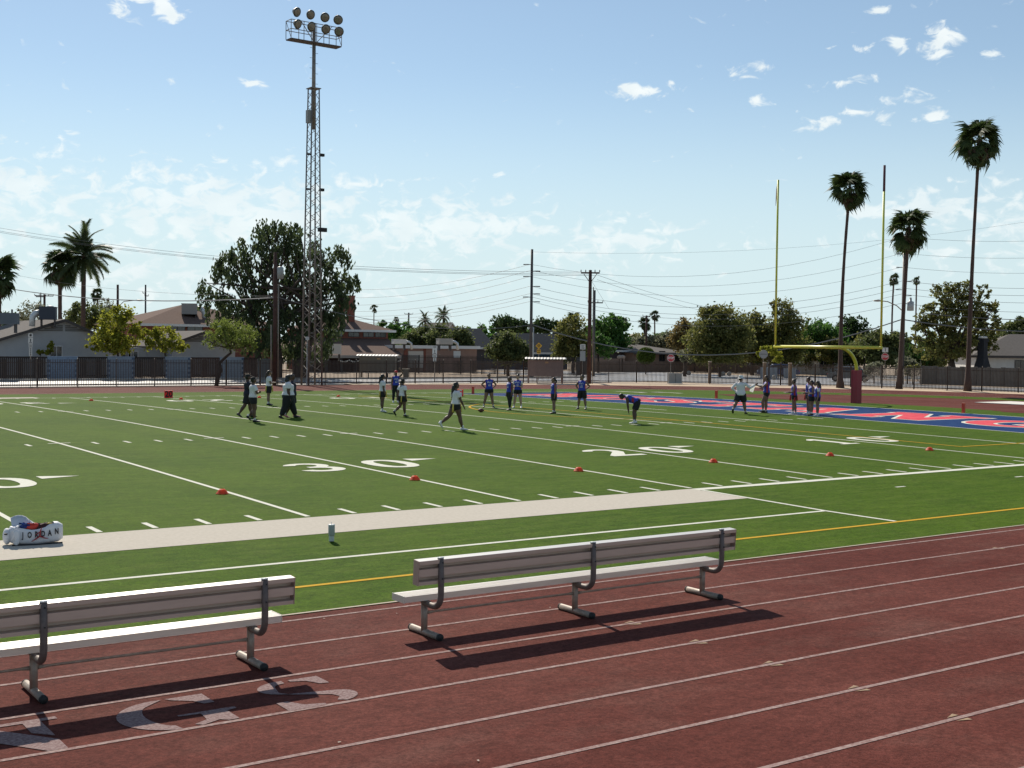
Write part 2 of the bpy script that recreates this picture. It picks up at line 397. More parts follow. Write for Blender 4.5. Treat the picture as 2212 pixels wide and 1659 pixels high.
# ---- numbers
def place_mesh(me, m, name, X, Y, rot, off, parent=None, zf=None):
    zf = zf or G; c, s = math.cos(rot), math.sin(rot)
    for v in me.vertices:
        x, y = v.co.x, v.co.y; wx, wy = X + c * x - s * y, Y + s * x + c * y; v.co = (wx, wy, zf(wx, wy) + off)
    me.materials.append(m); return link(name, me, parent or turf_o, 'structure')
def ell(cx, cy, rx, ry, n=28, p=2.4):
    out = []
    for i in range(n):
        a = 2 * math.pi * i / n; c, s = math.cos(a), math.sin(a)
        out.append((cx + rx * math.copysign(abs(c) ** (2 / p), c), cy + ry * math.copysign(abs(s) ** (2 / p), s)))
    return out
def arc(cx, cy, rx, ry, a0, a1, n=10): return [(cx + rx * math.cos(R(a0 + (a1 - a0) * i / n)), cy + ry * math.sin(R(a0 + (a1 - a0) * i / n))) for i in range(n + 1)]
DIG = {'0': [ell(.6, .915, .6, .915), ell(.6, .915, .27, .66)],
       '1': [[(.2, 0), (1.0, 0), (1.0, .2), (.78, .2), (.78, 1.83), (.5, 1.83), (.2, 1.55), (.2, 1.36), (.44, 1.45), (.44, .2), (.2, .2)]],
       '2': [arc(.6, 1.27, .58, .56, 165, -10) + [(1.12, .95), (.62, .27), (1.2, .27), (1.2, 0), (.02, 0), (.02, .2), (.8, 1.06)] + arc(.6, 1.3, .25, .27, 0, 165)],
       '3': [arc(.58, 1.32, .56, .51, 165, -48, 12) + arc(.6, .53, .6, .53, 52, -165, 14) + arc(.6, .53, .28, .27, -160, 90, 10) + [(.46, .82), (.46, 1.06)] + arc(.58, 1.31, .26, .27, -80, 160, 8)],
       '4': [[(.72, 0), (1.0, 0), (1.0, .42), (1.2, .42), (1.2, .66), (1.0, .66), (1.0, 1.83), (.7, 1.83), (0, .66), (0, .42), (.72, .42)], [(.3, .66), (.72, .66), (.72, 1.36)]]}
def number(ds, xline, near):
    for dg_, off in ((ds[0], -1.62), (ds[1], .46)):
        me = polymesh(DIG[dg_])
        if near: place_mesh(me, M_line, 'field_number', xline + off, 6.32, 0, .008)
        else: place_mesh(me, M_line, 'field_number', xline - off, 48.77 - 6.32, math.pi, .008)
    mb = MB()
    if near: P = ((xline + 1.92, 7.62), (xline + 1.92, 8.13), (xline + 2.78, 7.86))
    else: P = ((xline + 1.92, 40.6), (xline + 1.92, 41.1), (xline + 2.78, 40.85))
    mb.quad(*[(x, y, G(x, y) + .008) for x, y in (P if near else P)][::-1]); mb.build('direction_arrow', M_line, turf_o, kind='structure')
for ds, x in (('10', -9.144), ('20', -18.288), ('30', -27.432), ('40', -36.576)):
    number(ds, x, True); number(ds, x, False)

# ---- end zone
mark('end_zone', M_blue, (.12, 9.08, -.0, 46.3), off=.004)
LET = {'M': [[(0, 0), (.42, 0), (.42, .14), (.33, .14), (.33, .66), (.5, .2), (.67, .66), (.67, .14), (.58, .14), (.58, 0), (1, 0), (1, .14), (.92, .14), (.92, .86), (1, .86), (1, 1), (.68, 1), (.5, .52), (.32, 1), (0, 1), (0, .86), (.08, .86), (.08, .14), (0, .14)]],
       'U': [[(0, 1), (0, .86), (.1, .86), (.1, .28)] + arc(.5, .3, .4, .3, 180, 360, 8) + [(.9, .86), (1, .86), (1, 1), (.56, 1), (.56, .86), (.65, .86), (.65, .32)] + arc(.5, .32, .15, .14, 0, -180, 6) + [(.35, .86), (.44, .86), (.44, 1)]],
       'S': [[(.08, .3), (.08, 0), (.2, 0), (.25, .06)] + arc(.52, .28, .44, .28, 250, 420, 10) + [(.36, .66)] + arc(.46, .74, .14, .12, 200, 40, 6) + [(.72, .68), (.88, .68), (.88, 1), (.76, 1), (.72, .94)] + arc(.46, .74, .40, .26, 60, 250, 10) + [(.62, .36)] + arc(.5, .27, .16, .12, 20, -150, 6) + [(.24, .3)]],
       'T': [[(.28, 0), (.72, 0), (.72, .14), (.64, .14), (.64, .84), (.84, .84), (.84, .64), (1, .64), (1, 1), (0, 1), (0, .64), (.16, .64), (.16, .84), (.36, .84), (.36, .14), (.28, .14)]],
       'A': [[(0, 0), (.36, 0), (.36, .14), (.3, .14), (.35, .3), (.65, .3), (.7, .14), (.64, .14), (.64, 0), (1, 0), (1, .14), (.94, .14), (.64, 1), (.36, 1), (.06, .14), (0, .14)], [(.4, .44), (.6, .44), (.5, .78)]],
       'N': [[(0, 0), (.42, 0), (.42, .14), (.32, .14), (.32, .62), (.68, 0), (.92, 0), (.92, .86), (1, .86), (1, 1), (.58, 1), (.58, .86), (.68, .86), (.68, .42), (.34, 1), (0, 1), (0, .86), (.08, .86), (.08, .14), (0, .14)]],
       'G': [arc(.5, .5, .48, .5, 40, 318, 18) + [(.9, .1), (.9, .52), (.52, .52), (.52, .38), (.64, .38), (.64, .26)] + arc(.52, .5, .24, .32, -60, -300, 14) + [(.7, .72)]]}
for ch, yl, wd in (('M', 43.4, 5.3), ('U', 37.4, 4.6), ('S', 32.5, 3.9), ('T', 28.1, 4.1), ('A', 23.6, 4.9), ('N', 17.8, 4.9), ('G', 12.2, 4.6), ('S', 6.8, 4.0)):
    pl = [[(x * wd, y * 4.6) for x, y in p] for p in LET[ch]]
    place_mesh(polymesh(pl, .16), M_line, 'letter_outline', 2.25, yl, -math.pi / 2, .007)
    place_mesh(polymesh(pl), M_red, 'letter', 2.25, yl, -math.pi / 2, .013)
# painted emblem on the grass past the end line
for k, (x, y, m) in enumerate(((12.9, 44.6, M_line), (13.9, 43.9, mat('black_paint', (.02, .02, .022), .8)), (14.9, 43.2, M_line))):
    pl = [[(0, 0), (.55, 0), (.9, 2.9), (.25, 3.3), (.45, 1.6)], ] ; place_mesh(polymesh(pl), m, 'painted_emblem', x, y - 1.2, 0, .006)

# ---- red D beyond the end line with its concrete pad, far kerb
mb = MB(); pts = [(12.3, 13.2), (13.0, 11.2)]
arc_ = [(CX + 27 * math.cos(R(a)), CY + 27 * math.sin(R(a))) for a in range(-32, 36, 3)]
poly = pts + arc_ + [(18.5, 40.6), (16.2, 39.6), (14.2, 36.5), (12.7, 32.5), (12.3, 29)]
cxp, cyp = 20.5, 25.0
rings_ = []
for f in (0, .25, .5, .75, 1.0):
    rings_.append([Vector((cxp + (x - cxp) * f, cyp + (y - cyp) * f, 0)) for x, y in poly])
for rr in rings_:
    for p in rr: p.z = G(p.x, p.y) + .012; mb.v.append(p)
n = len(poly)
for j in range(4):
    for k in range(n): mb.f.append((j * n + k, j * n + (k + 1) % n, (j + 1) * n + (k + 1) % n, (j + 1) * n + k))
dz = struct(mb.build('red_apron', M_track))
mb = MB(); mb.box(24.6, 28.2, 19.5, 26.2, -.03, -.005); mb.build('throwing_pad', mat('white_concrete', (.74, .70, .62), .7, c2=(.66, .62, .55), scale=2), dz, kind='structure')

# ---- letters painted on the near track: stencilled serif N G S (end of a longer word)
zt = lambda x, y: -.06
NGS = {'N': [[(0, .0), (.36, .0), (.36, .1), (.23, .1), (.23, .86), (.36, .86), (.36, 1), (0, 1), (0, .86), (.1, .86), (.1, .1), (0, .1)], [(.27, 1), (.47, 1), (.92, .3), (.92, .02), (.78, .02), (.27, .84)], [(.6, 1), (1.05, 1), (1.05, .92), (.92, .92), (.92, .42), (.78, .6), (.78, .92), (.6, .92)]],
       'G': [arc(.48, .5, .48, .5, 82, 262, 16) + arc(.44, .5, .2, .38, 255, 105, 10), [(.58, 1), (.94, 1), (.94, .66), (.84, .66), (.78, .8), (.62, .93)], [(.5, .42), (1.04, .42), (1.04, .36), (.94, .34), (.94, .04), (.84, .04), (.78, .1), (.6, .02), (.54, .08), (.68, .16), (.7, .36), (.5, .38)]],
       'S': [arc(.4, .76, .34, .25, 85, 250, 10) + [(.78, .42)] + arc(.5, .26, .42, .25, 30, -60, 8) + [(.62, .1), (.7, .2), (.66, .3), (.3, .5), (.22, .62)] + arc(.42, .78, .16, .13, 160, 90, 4), [(.5, 1), (.84, 1), (.84, .7), (.74, .72), (.66, .88), (.5, .94)], [(.04, 0), (.46, 0), (.46, .06), (.26, .12), (.16, .3), (.04, .3)]]}
for ch, x0, w_ in (('N', -39.93, 1.02), ('G', -38.47, .93), ('S', -37.2, .86)):
    for p in NGS[ch]:
        pl = [[(x * w_, y * .9) for x, y in p]]
        place_mesh(polymesh(pl), M_tpaint, 'letter', x0, -10.36, 0, .0055, track_o, zt)

# ---- dirt margin, street, kerbs, walks behind the far fence
mb = MB(); seq = []
for i in range(41):
    a = R(-60) + R(150) * i / 40; seq.append(a)
i0 = 0
for a in seq:
    r0, r1 = outer(a) - .1, outer(a) + 4.5
    mb.v += [Vector((CX + r0 * math.cos(a), CY + r0 * math.sin(a), -.066)), Vector((CX + (r0 + 1.2) * math.cos(a), CY + (r0 + 1.2) * math.sin(a), .06 * max(0, math.cos(a - R(38))) - .05)), Vector((CX + r1 * math.cos(a), CY + r1 * math.sin(a), -.1))]
for i in range(40):
    for j in range(2): a = 3 * i + j; mb.f.append((a, a + 1, a + 4, a + 3))
struct(mb.build('dirt_verge', mat('pale_dirt', (.50, .37, .24), .95, c2=(.58, .45, .31), scale=2.5, detail=8)))
mb = MB(); mb.quad((-160, 69.2, -.105), (150, 69.2, -.105), (150, 81.5, -.105), (-160, 81.5, -.105)); road = struct(mb.build('street', M_road)); mb = MB(); mb.quad((38, 57, -.098), (66, 57, -.098), (66, 103.5, -.098), (38, 103.5, -.098)); struct(mb.build('street_junction', M_road))
mb = MB(); mb.quad((49, -60, -.101), (56.5, -60, -.101), (56.5, 300, -.101), (49, 300, -.101)); struct(mb.build('street', M_road))
mb = MB(); mb.box(-160, 30, 67.4, 69.2, -.2, -.04); mb.box(-160, 8, 81.5, 83.4, -.2, .02); struct(mb.build('pavement', M_conc))
mb = MB(); mb.box(-160, 30, 69.21, 69.36, -.2, .03); mb.box(-160, 37.9, 81.34, 81.49, -.2, .04); struct(mb.build('kerb', mat('kerb_concrete', (.30, .28, .25), .8, var=.15)))
# ------------------------------------------------------------------ benches
M_alu = mat('anodised_aluminium', (.74, .70, .64), .38, c2=(.64, .60, .55), scale=6, metal=.3, stretch=(.3, 4, 4), bump=.05, bscale=20)
M_alub = mat('aluminium_back_bounce', (.62, .50, .41), .5, c2=(.54, .43, .35), scale=5, metal=.2, stretch=(.4, 3, 3))  # seat aluminium again, with the red track's bounce light put into the colour
M_galv = mat('galvanised_pipe', (.36, .30, .24), .5, c2=(.23, .185, .15), scale=14, metal=.25, bump=.1)
M_galv2 = mat('rusty_pipe', (.12, .10, .09), .6, c2=(.18, .145, .13), scale=18, metal=.3, bump=.1)
M_rub = mat('black_rubber', (.018, .018, .018), .7)
M_wht = mat('white_plastic', (.72, .72, .70), .45)
def make_bench(label, x0, y0, legx, dx=0.0):
    Lb = 4.572; t = thing('bench', label, 'bench', (x0, y0, -.06), 0, 'team benches on the running track')
    z = .425
    s = MB()                                   # seat plank: ribbed extrusion, open below
    s.box(0, Lb, -.005, .015, z - .045, z + .02); s.box(0, Lb, .235, .255, z - .045, z + .02)
    s.box(0, Lb, .0151, .2349, z + .004, z + .016)
    for q in range(6): yy = .03 + q * .036; s.box(0.002, Lb - .002, yy, yy + .018, z + .0162, z + .022)
    for q in (.08, .165): s.box(.002, Lb - .002, q, q + .008, z - .04, z + .0038)
    s.build('seat', M_alu, t)
    e = MB(); e.box(-.006, -.0005, -.008, .258, z - .05, z + .024); e.build('seat_end_cap', M_alu, t)
    e = MB(); e.box(Lb + .0005, Lb + .006, -.008, .258, z - .05, z + .024); e.build('seat_end_cap', M_alu, t)
    # backrest: plank with channels facing backwards (towards -y)
    M = Matrix.Translation((0, -.20, z + .19)) @ Matrix.Rotation(R(4), 4, 'X')
    b = MB(); H = .255
    b.box(0, Lb, .0, .018, .0, H, M)
    for za, zb, dd in ((0, .036, .085), (.088, .166, .08), (H - .038, H, .088)): b.box(.001, Lb - .001, -dd, -.0005, za, zb, M)
    b.build('backrest', M_alub, t)
    c = MB(); c.box(.001, Lb - .001, -.089, .024, H + .0005, H + .004, M); c.build('backrest_top_edge', M_alu, t)
    for xx in (-.006, Lb + .0005):
        c = MB(); c.box(xx, xx + .0055, -.089, .022, -.004, H + .003, M); c.build('backrest_end_cap', mat('end_cap_metal', (.42, .30, .26), .5, metal=.3), t)
    for lx in legx:
        p = MB(); p.tube([(lx, .04, .035), (lx, .04, z - .065)], .036, 12); p.build('leg', M_galv, t, True)
        p = MB(); p.tube([(lx, .31, .036), (lx, -.27, .036)], .036, 12); ft = p.build('foot', M_galv, t, True)
        p = MB(); p.tube([(lx, -.268, .036), (lx, -.30, .036)], .0385, 12); p.build('foot_cap', M_rub, ft, True); p = MB(); p.tube([(lx, .308, .036), (lx, .325, .036)], .0385, 12); p.build('foot_cap', M_rub, ft, True)
        p = MB(); p.box(lx - .04, lx + .04, -.03, .24, z - .064, z - .0505); p.build('seat_bracket', M_galv2, t)
        arcp = [(lx, .06, z - .078), (lx, -.12, z - .080)]
        for a in range(0, 91, 15): arcp.append((lx, -.16 - .135 * math.sin(R(a)), z - .08 + .135 * (1 - math.cos(R(a)))))
        arcp += [(lx, -.298, z + .2), (lx, -.283, z + .452)]
        p = MB(); p.tube(arcp, .033, 10); q = p.build('back_support', M_galv2, t, True)
        p = MB(); p.tube([(lx, -.283, z + .453), (lx, -.2825, z + .462)], .036, 12); p.build('cap', mat('bright_cap', (.62, .66, .66), .4), q, True)
        for zz in (.24, .41): p = MB(); p.tube([(lx, -.325, z + zz), (lx, -.337, z + zz)], .008, 6); p.build('bolt', M_rub, q)
    ls = sorted(legx)
    for a, b_ in zip(ls[:-1], ls[1:]):
        p = MB(); p.tube([(a + .036, .04, .24), (a + .12, .04, .242), (b_ - .12, .04, .242), (b_ - .036, .04, .24)], [.021, .013, .013, .021], 8); p.build('brace_rod', M_galv, t, True)
    return t
make_bench('whole aluminium bench standing on the red track right of the first, three legs in view', -35.03, -8.585, (.27, 2.315, 4.34))
make_bench('aluminium bench cut by the left edge of the photo, over the white track letters', -41.08, -8.735, (.20, 2.24, 4.27))

# ------------------------------------------------------------------ kit bag, tumbler
def loft(mb, secs, n=16):
    mb.rings(secs, n)
bagp = Vector((-36.80, -.52, G(-36.80, -.7) + .001))
bag = thing('duffel_bag', 'open white duffel bag with JORDAN lettering and red kit inside on the cream border', 'bag', bagp, R(-8))
M_bag = mat('white_bag_cloth', (.70, .71, .74), .65, c2=(.60, .61, .66), scale=5, bump=.5, bscale=9, coord='Object')
bag.scale = (.95, .95, .95)
M_ink = mat('black_ink', (.012, .012, .016), .6)
s = MB(); secs = []
for i in range(13):
    x = -.40 + .80 * i / 12; e = 1 - .18 * abs(i - 6) / 6 if i not in (0, 12) else .62
    hgt_ = .165 * (1 + (.12 if i > 8 else 0) - (.22 * math.exp(-((i - 5.5) / 2.6) ** 2)))
    w_ = .155 * e
    c = Vector((x, 0, hgt_ * .98 + .002)); secs.append((c, w_, hgt_ * e, Vector((0, 1, 0)), Vector((0, 0, 1))))
i0 = len(s.v); n = 20
for (c, rx, ry, X, Y) in secs:
    for k_ in range(n):
        a = 2 * math.pi * k_ / n; p = 3.2
        ca, sa = math.cos(a), math.sin(a); s.v.append(c + X * math.copysign(abs(ca) ** (2 / p), ca) * rx + Y * math.copysign(abs(sa) ** (2 / p), sa) * ry)
for j in range(len(secs) - 1):
    for k_ in range(n):
        top = 3 <= k_ <= 6 and 2 <= j <= 9
        if top: continue
        a = i0 + j * n + k_; b = i0 + j * n + (k_ + 1) % n; s.f.append((a, b, b + n, a + n))
s.f.append(tuple(i0 + k_ for k_ in range(n))[::-1]); s.f.append(tuple(i0 + 12 * n + k_ for k_ in range(n)))
s.build('bag_body', M_bag, bag, True)
s = MB(); prof = []
for i in range(11):
    x = -.34 + .56 * i / 10; z = .355 + .115 * math.sin(math.pi * min(1, (i + 1.2) / 8)) * (1 if i < 5 else .8) - .010 * i
    prof.append((x, z))
for (x, z) in prof: s.v += [Vector((x, .06, .255)), Vector((x - .02, .13, z + .01)), Vector((x - .02, .145, z)), Vector((x, .085, .25))]
for i in range(10):
    for k_ in range(3): a = 4 * i + k_; s.f.append((a, a + 1, a + 5, a + 4))
s.build('bag_flap', M_bag, bag, True)
s = MB(); s.ball((-.425, 0, .145), (.065, .13, .13), 12, 8); s.build('end_pocket', M_bag, bag, True)
s = MB(); s.ball((-.30, -.155, .14), (.06, .03, .125), 10, 8); s.build('side_pocket', M_bag, bag, True)
s = MB(); s.tube([(-.37, -.05, .30), (-.34, -.13, .285), (-.32, -.175, .20), (-.33, -.17, .08)], .022, 8, flat=.5); s.tube([(-.27, -.10, .31), (-.30, -.14, .30), (-.36, -.15, .22)], .018, 8, flat=.6); s.build('strap', M_bag, bag, True)
s = MB(); s.tube([(-.36, -.145, .018), (0, -.158, .012), (.39, -.12, .016)], .012, 6); s.build('bag_base', M_ink, bag, True)
s = MB(); s.box(-.475, -.43, -.135, -.11, .185, .21); s.build('bag_tab', M_ink, bag)
for i, (ch, x, z) in enumerate(zip('JORDAN', (-.205, -.105, -.005, .095, .195, .30), (.165, .165, .168, .172, .18, .20))):
    me = textmesh(ch, .125, .005, depth=.001, xs=.62); me.transform(Matrix.Translation((x, -.165 if i < 4 else -.162 + .006 * (i - 3), z)) @ Matrix.Rotation(R(86), 4, 'X')); me.materials.append(M_ink); link('letter', me, bag)
# leaping red figure mark: thin limbs spread in a star, as it looks at this size
s = MB(); o_ = Vector((.045, -.178, .145))
for pts, r in ([(0, 0, 0), (.005, 0, .05), (.012, 0, .085)], [.02, .017, .013]), ([(0, 0, .0), (-.05, 0, -.035), (-.095, 0, -.06)], [.017, .014, .008]), ([(0, 0, 0), (.05, 0, -.025), (.095, 0, -.035)], [.017, .014, .008]), ([(0, 0, .05), (-.03, 0, .03), (-.045, 0, .015)], [.011, .010, .008]), ([(.01, 0, .07), (.022, 0, .1)], [.010, .008]):
    s.tube([Vector(p) * 1.3 + o_ for p in pts], [q * 1.25 for q in r], 6, flat=.5)
s.build('emblem', mat('red_print', (.34, .012, .016), .6), bag)
rk = random.Random(3)
for nm, c, (x, z), r in (('red_kit', (.58, .055, .04), (-.07, .275), .075), ('blue_kit', (.02, .05, .22), (-.17, .285), .042), ('dark_kit', (.05, .012, .015), (.1, .265), .075)):
    s = MB(); s.ball((x, 0, z), (r * 1.7, .09, r * .72), 12, 8); s.ball((x + .06, -.03, z + .02), (r * .8, .05, r * .6), 10, 6)
    for q in range(4): s.tube([(x + rk.uniform(-.1, .1), rk.uniform(-.08, .04), z + .03), (x + rk.uniform(-.1, .1), rk.uniform(-.08, .02), z + .06), (x + rk.uniform(-.1, .1), rk.uniform(-.08, .04), z + .03)], .014, 6)
    me_ = s.build(nm, mat(nm, c, .8, bump=.6, bscale=14), None, True); me_.parent = bag
s = MB(); s.tube([(.15, -.05, .31), (.2, -.04, .325), (.24, -.05, .315)], .013, 6); s.build('yellow_flag', mat('flag_yellow', (.72, .55, .12), .7), bag, True)

cup = thing('tumbler', 'grey insulated tumbler with white lid and straw standing on the grass', 'tumbler', (-32.81, -2.43, G(-32.81, -2.43) + .005), R(55))
M_cup = mat('cup_grey', (.33, .36, .35), .35, var=.06, scale=6)
s = MB(); s.lathe((0, 0, 0), [(.036, 0), (.040, .006), (.0405, .09), (.050, .10), (.052, .11), (.052, .245), (.050, .25)], 20); s.build('cup_body', M_cup, cup, True)
s = MB(); s.lathe((0, 0, 0), [(.0412, .008), (.0415, .088)], 20, False); s.build('cup_sleeve', mat('cup_light', (.52, .55, .54), .5), cup, True)
s = MB(); s.lathe((0, 0, 0), [(.052, .2505), (.0535, .256), (.052, .268), (.03, .27)], 20); s.build('cup_lid', M_wht, cup, True)
s = MB(); s.tube([(-.025, 0, .268), (-.03, 0, .31)], .0045, 8); s.build('straw', M_wht, cup, True)
s = MB(); s.tube([(.051, 0, .225), (.085, -.01, .222), (.094, -.012, .2), (.088, -.012, .13), (.051, 0, .115)], .009, 8); s.build('cup_handle', M_cup, cup, True)

# ------------------------------------------------------------------ disc cones, sideline markers, pylons, ball
M_cone = leafmat('orange_cone', (.85, .13, .05), (.88, .15, .06), .45)
conep = None
nm_y = {35: 'thirty-five', 30: 'thirty', 25: 'twenty-five', 20: 'twenty', 15: 'fifteen', 10: 'ten'}
cones = [((480, 1067), 'orange disc cone on the yard line nearest the camera, above the duffel bag'), ((896, 1037), 'orange disc cone on the thirty-yard line right of the white digits 3 0'), ((1250, 1018), 'orange disc cone on the yard line between the numbers thirty and twenty'),
         ((1541, 999), 'orange disc cone on the twenty-yard line below the digits 2 0'), ((1793, 985), 'orange disc cone on the yard line between the numbers twenty and ten'), ((2008, 973), 'orange disc cone on the ten-yard line right of the digits 1 0'),
         ((197, 866), 'small distant orange disc cone left of the red marker box'), ((391, 863), 'small distant orange disc cone just right of the red marker box'), ((560, 859.5), 'small distant orange disc cone left of the far white-shirted player'), ((731, 857), 'small distant orange disc cone near the foot of the light tower')]
def on_ground(u, v):
    d = at(u, v, 1.0) - CAM; zz = 0
    for _ in range(60):
        q = CAM + d * ((zz - CAM.z) / d.z); zz = .7 * zz + .3 * G(q.x, q.y)
    return q
for (u, v), lb in cones:
    q = on_ground(u, v)
    if conep is None:
        t = thing('disc_cone', lb, 'cone', q, 0, 'orange disc cones along the yard lines'); conep = t
        s = MB(); s.lathe((0, 0, 0), [(.125, .006), (.125, .012), (.115, .018), (.08, .07), (.048, .10), (.04, .10), (.07, .066), (.108, .008)], 20, False); s.build('cone_body', M_cone, t, True)
        s = MB(); s.lathe((0, 0, 0), [(.125, .004), (.127, .009), (.119, .0165)], 20, False); s.build('cone_rim', M_cone, t, True)
    else:
        t = copy_tree(conep, None, q); t['label'] = lb
M_mred = leafmat('marker_red', (.85, .05, .04), (.88, .06, .05), .35)
def yard_marker(u, v, txt, label, tm, yaw=0.0):
    q = on_ground(u, v); t = thing('yard_marker', label, 'marker', q, yaw, 'red sideline marker boxes'); t.scale = (.84, .84, .9)
    s = MB(); s.box(-.25, .25, -.14, .14, .01, .44); s.build('marker_body', M_mred, t)
    s = MB(); s.box(-.25, .25, -.15, .15, 0, .0095); s.build('marker_base', M_rub, t)
    me = textmesh(txt, .50, .018, depth=.002, xs=.95); me.transform(Matrix.Translation((0, -.143, .225)) @ Matrix.Rotation(R(90), 4, 'X')); me.materials.append(tm); link('number', me, t)
    me = textmesh(txt, .50, .018, depth=.002, xs=.95); me.transform(Matrix.Translation((0, .143, .225)) @ Matrix.Rotation(R(180), 4, 'Z') @ Matrix.Rotation(R(90), 4, 'X')); me.materials.append(tm); link('number', me, t)
yard_marker(364, 859.5, '20', 'red foam marker box with black number 20 on the far sideline', M_ink, R(-10))
yard_marker(993, 856, 'G', 'red foam marker box with white letter G beside the end zone corner', M_wht, R(-30))
M_pyl = mat('pylon_orange', (.62, .06, .02), .55)
for (x, y), lb in (((.9, 45.5), 'red-orange pylon at the far corner of the blue end zone'), ((9.3, 32.6), 'orange pylon on the end line left of the coach in white'), ((9.3, 16.1), 'orange pylon on the end line at the right, nearest the camera')):
    t = thing('pylon', lb, 'pylon', (x, y, G(x, y) + .012), R(8), 'orange end zone pylons')
    s = MB(); s.box(-.06, .06, -.06, .06, .03, .46); s.build('pylon_body', M_pyl, t)
    s = MB(); s.box(-.066, .066, -.066, .066, 0, .0295); s.build('pylon_base', M_pyl, t)
    s = MB(); s.box(-.052, .052, -.052, .052, .4605, .468); s.build('pylon_top', mat('pylon_top', (.8, .45, .3), .6), t)
q = on_ground(1039, 890.5); t = thing('football', 'brown football lying on the turf near the yellow arc', 'ball', q + Vector((0, 0, .085)), R(-30))
s = MB(); s.rings([(Vector((x, 0, 0)), r, r, Vector((0, 1, 0)), Vector((0, 0, 1))) for x, r in ((-.14, .004), (-.12, .035), (-.08, .064), (-.03, .083), (.03, .083), (.08, .064), (.12, .035), (.14, .004))], 14); s.build('ball_body', mat('ball_leather', (.12, .035, .02), .55), t, True)
s = MB(); s.box(-.045, .045, -.004, .004, .083, .088)
for k_ in range(5): s.box(-.04 + .02 * k_ - .003, -.04 + .02 * k_ + .003, -.016, .016, .0845, .0895)
s.build('laces', M_wht, t)

# ------------------------------------------------------------------ goal post
M_gold = mat('goal_yellow', (.58, .58, .07), .35, var=.05, scale=3)
gp = thing('goal_post', 'yellow goal post with two tall uprights and a red padded base', 'goal post', (12.6, 25.2, .17), 0)
gz = 3.05
pts = [(0, 0, .2), (0, 0, 1.75)]
for a in range(10, 91, 10): pts.append((-2.1 * (1 - math.cos(R(a))), -.5 * (1 - math.cos(R(a))), 1.75 + 1.27 * math.sin(R(a))))
pts += [(-2.9, -.69, 3.02), (-3.45, -.82, 3.02)]
s = MB(); s.tube(pts, .092, 14); s.build('gooseneck', M_gold, gp, True)
s = MB(); s.tube([(-3.456, 2.8, gz - .02), (-3.456, -4.43, gz - .02)], .085, 14); s.build('crossbar', M_gold, gp, True)
for y in (2.74, -4.37):
    s = MB(); s.tube([(-3.456, y, gz + .03), (-3.456, y, 10.8 if y < 0 else 12.1)], .055, 10); up_ = s.build('upright', M_gold, gp, True)
    s = MB(); s.ball((-3.456, y, gz - .02), .09, 12, 8); s.build('corner_joint', M_gold, gp, True)
    if y < 0:
        s = MB(); s.tube([(-3.456, y, 10.805), (-3.456, y, 12.1)], .06, 10); s.build('upright_wrap', mat('faded_ribbon', (.10, .035, .05), .8), up_, True)
    else:
        s = MB(); s.tube([(-3.45, y + .02, 12.08), (-3.44, y + .1, 11.6), (-3.43, y + .14, 11.1), (-3.43, y + .17, 10.7)], [.03, .05, .04, .01], 8, flat=.2); s.build('ribbon', mat('faded_ribbon', (.10, .035, .05), .8), up_, True)
s = MB(); s.box(-.2, .2, -.2, .2, 0, 1.80); s.build('base_pad', mat('goal_pad_red', (.24, .012, .028), .5, var=.08, scale=3), gp)
s = MB(); s.box(-.208, -.202, .12, .14, .02, 1.78); s.build('pad_seam', mat('pad_seam', (.13, .01, .02), .6), gp)

# ------------------------------------------------------------------ light tower
tw = thing('light_tower', 'tall steel lattice light tower with eight round floodlights on a railed platform', 'light tower', (-.25, 66.1, -.06), R(2))
M_st = mat('tower_steel', (.26, .24, .22), .55, c2=(.17, .15, .14), scale=3, metal=.5)
B0, B1, HT = .56, .30, 22.2
def legx(z): return B0 + (B1 - B0) * z / HT
for sx_ in (-1, 1):
    for sy_ in (-1, 1):
        s = MB(); s.tube([(sx_ * legx(0), sy_ * legx(0), 0), (sx_ * legx(HT), sy_ * legx(HT), HT)], [.075, .05], 8); s.build('leg', M_st, tw, True)
for f in range(4):
    s = MB(); Mr = Matrix.Rotation(math.pi / 2 * f, 4, 'Z'); z = 0.5; k_ = 0
    while z < HT - .6:
        dz_ = .55; w0, w1 = legx(z), legx(z + dz_)
        a, b = (Vector((-w0, -w0, z)), Vector((w1, -w1, z + dz_))) if k_ % 2 == 0 else (Vector((w0, -w0, z)), Vector((-w1, -w1, z + dz_)))
        s.tube([Mr @ a, Mr @ b], .02, 5); z += dz_; k_ += 1
    s.build('lattice_bracing', M_st, tw, kind='stuff')
s = MB(); s.box(-.42, .42, -.42, .42, HT, HT + .06); s.build('top_plate', M_st, tw)
s = MB(); s.tube([(0, 0, HT - 3), (0, 0, 27.1)], [.15, .13], 12); mast = s.build('mast', M_st, tw, True)
s = MB()
for k_ in range(9):
    z = HT + .4 + k_ * .38; s.tube([(-.11 if k_ % 2 else .11, 0, z), (-.34 if k_ % 2 else .34, 0, z)], .015, 5)
s.build('climbing_pegs', M_st, mast, kind='stuff')
pl = MB(); pl.box(-2.1, 2.1, -.42, .42, 25.55, 25.63); pl.build('platform', mat('platform_grating', (.07, .05, .045), .7), tw)
s = MB()
for sy_ in (-.42, .42):
    for zz in (26.3, 26.98): s.tube([(-2.1, sy_, zz), (2.1, sy_, zz)], .028, 6)
    for xx in (-2.1, -1.05, 0, 1.05, 2.1): s.tube([(xx, sy_, 25.63), (xx, sy_, 26.98)], .026, 6)
for xx in (-2.1, 2.1):
    for zz in (26.3, 26.98): s.tube([(xx, -.42, zz), (xx, .42, zz)], .028, 6)
    s.tube([(xx, -.42, 25.63), (xx, .42, 26.98)], .022, 6)
for a, b in ((-1.3, -.1), (1.3, .1)): s.tube([(a, -.42, 26.98), (b, -.2, 25.63)], .03, 6)
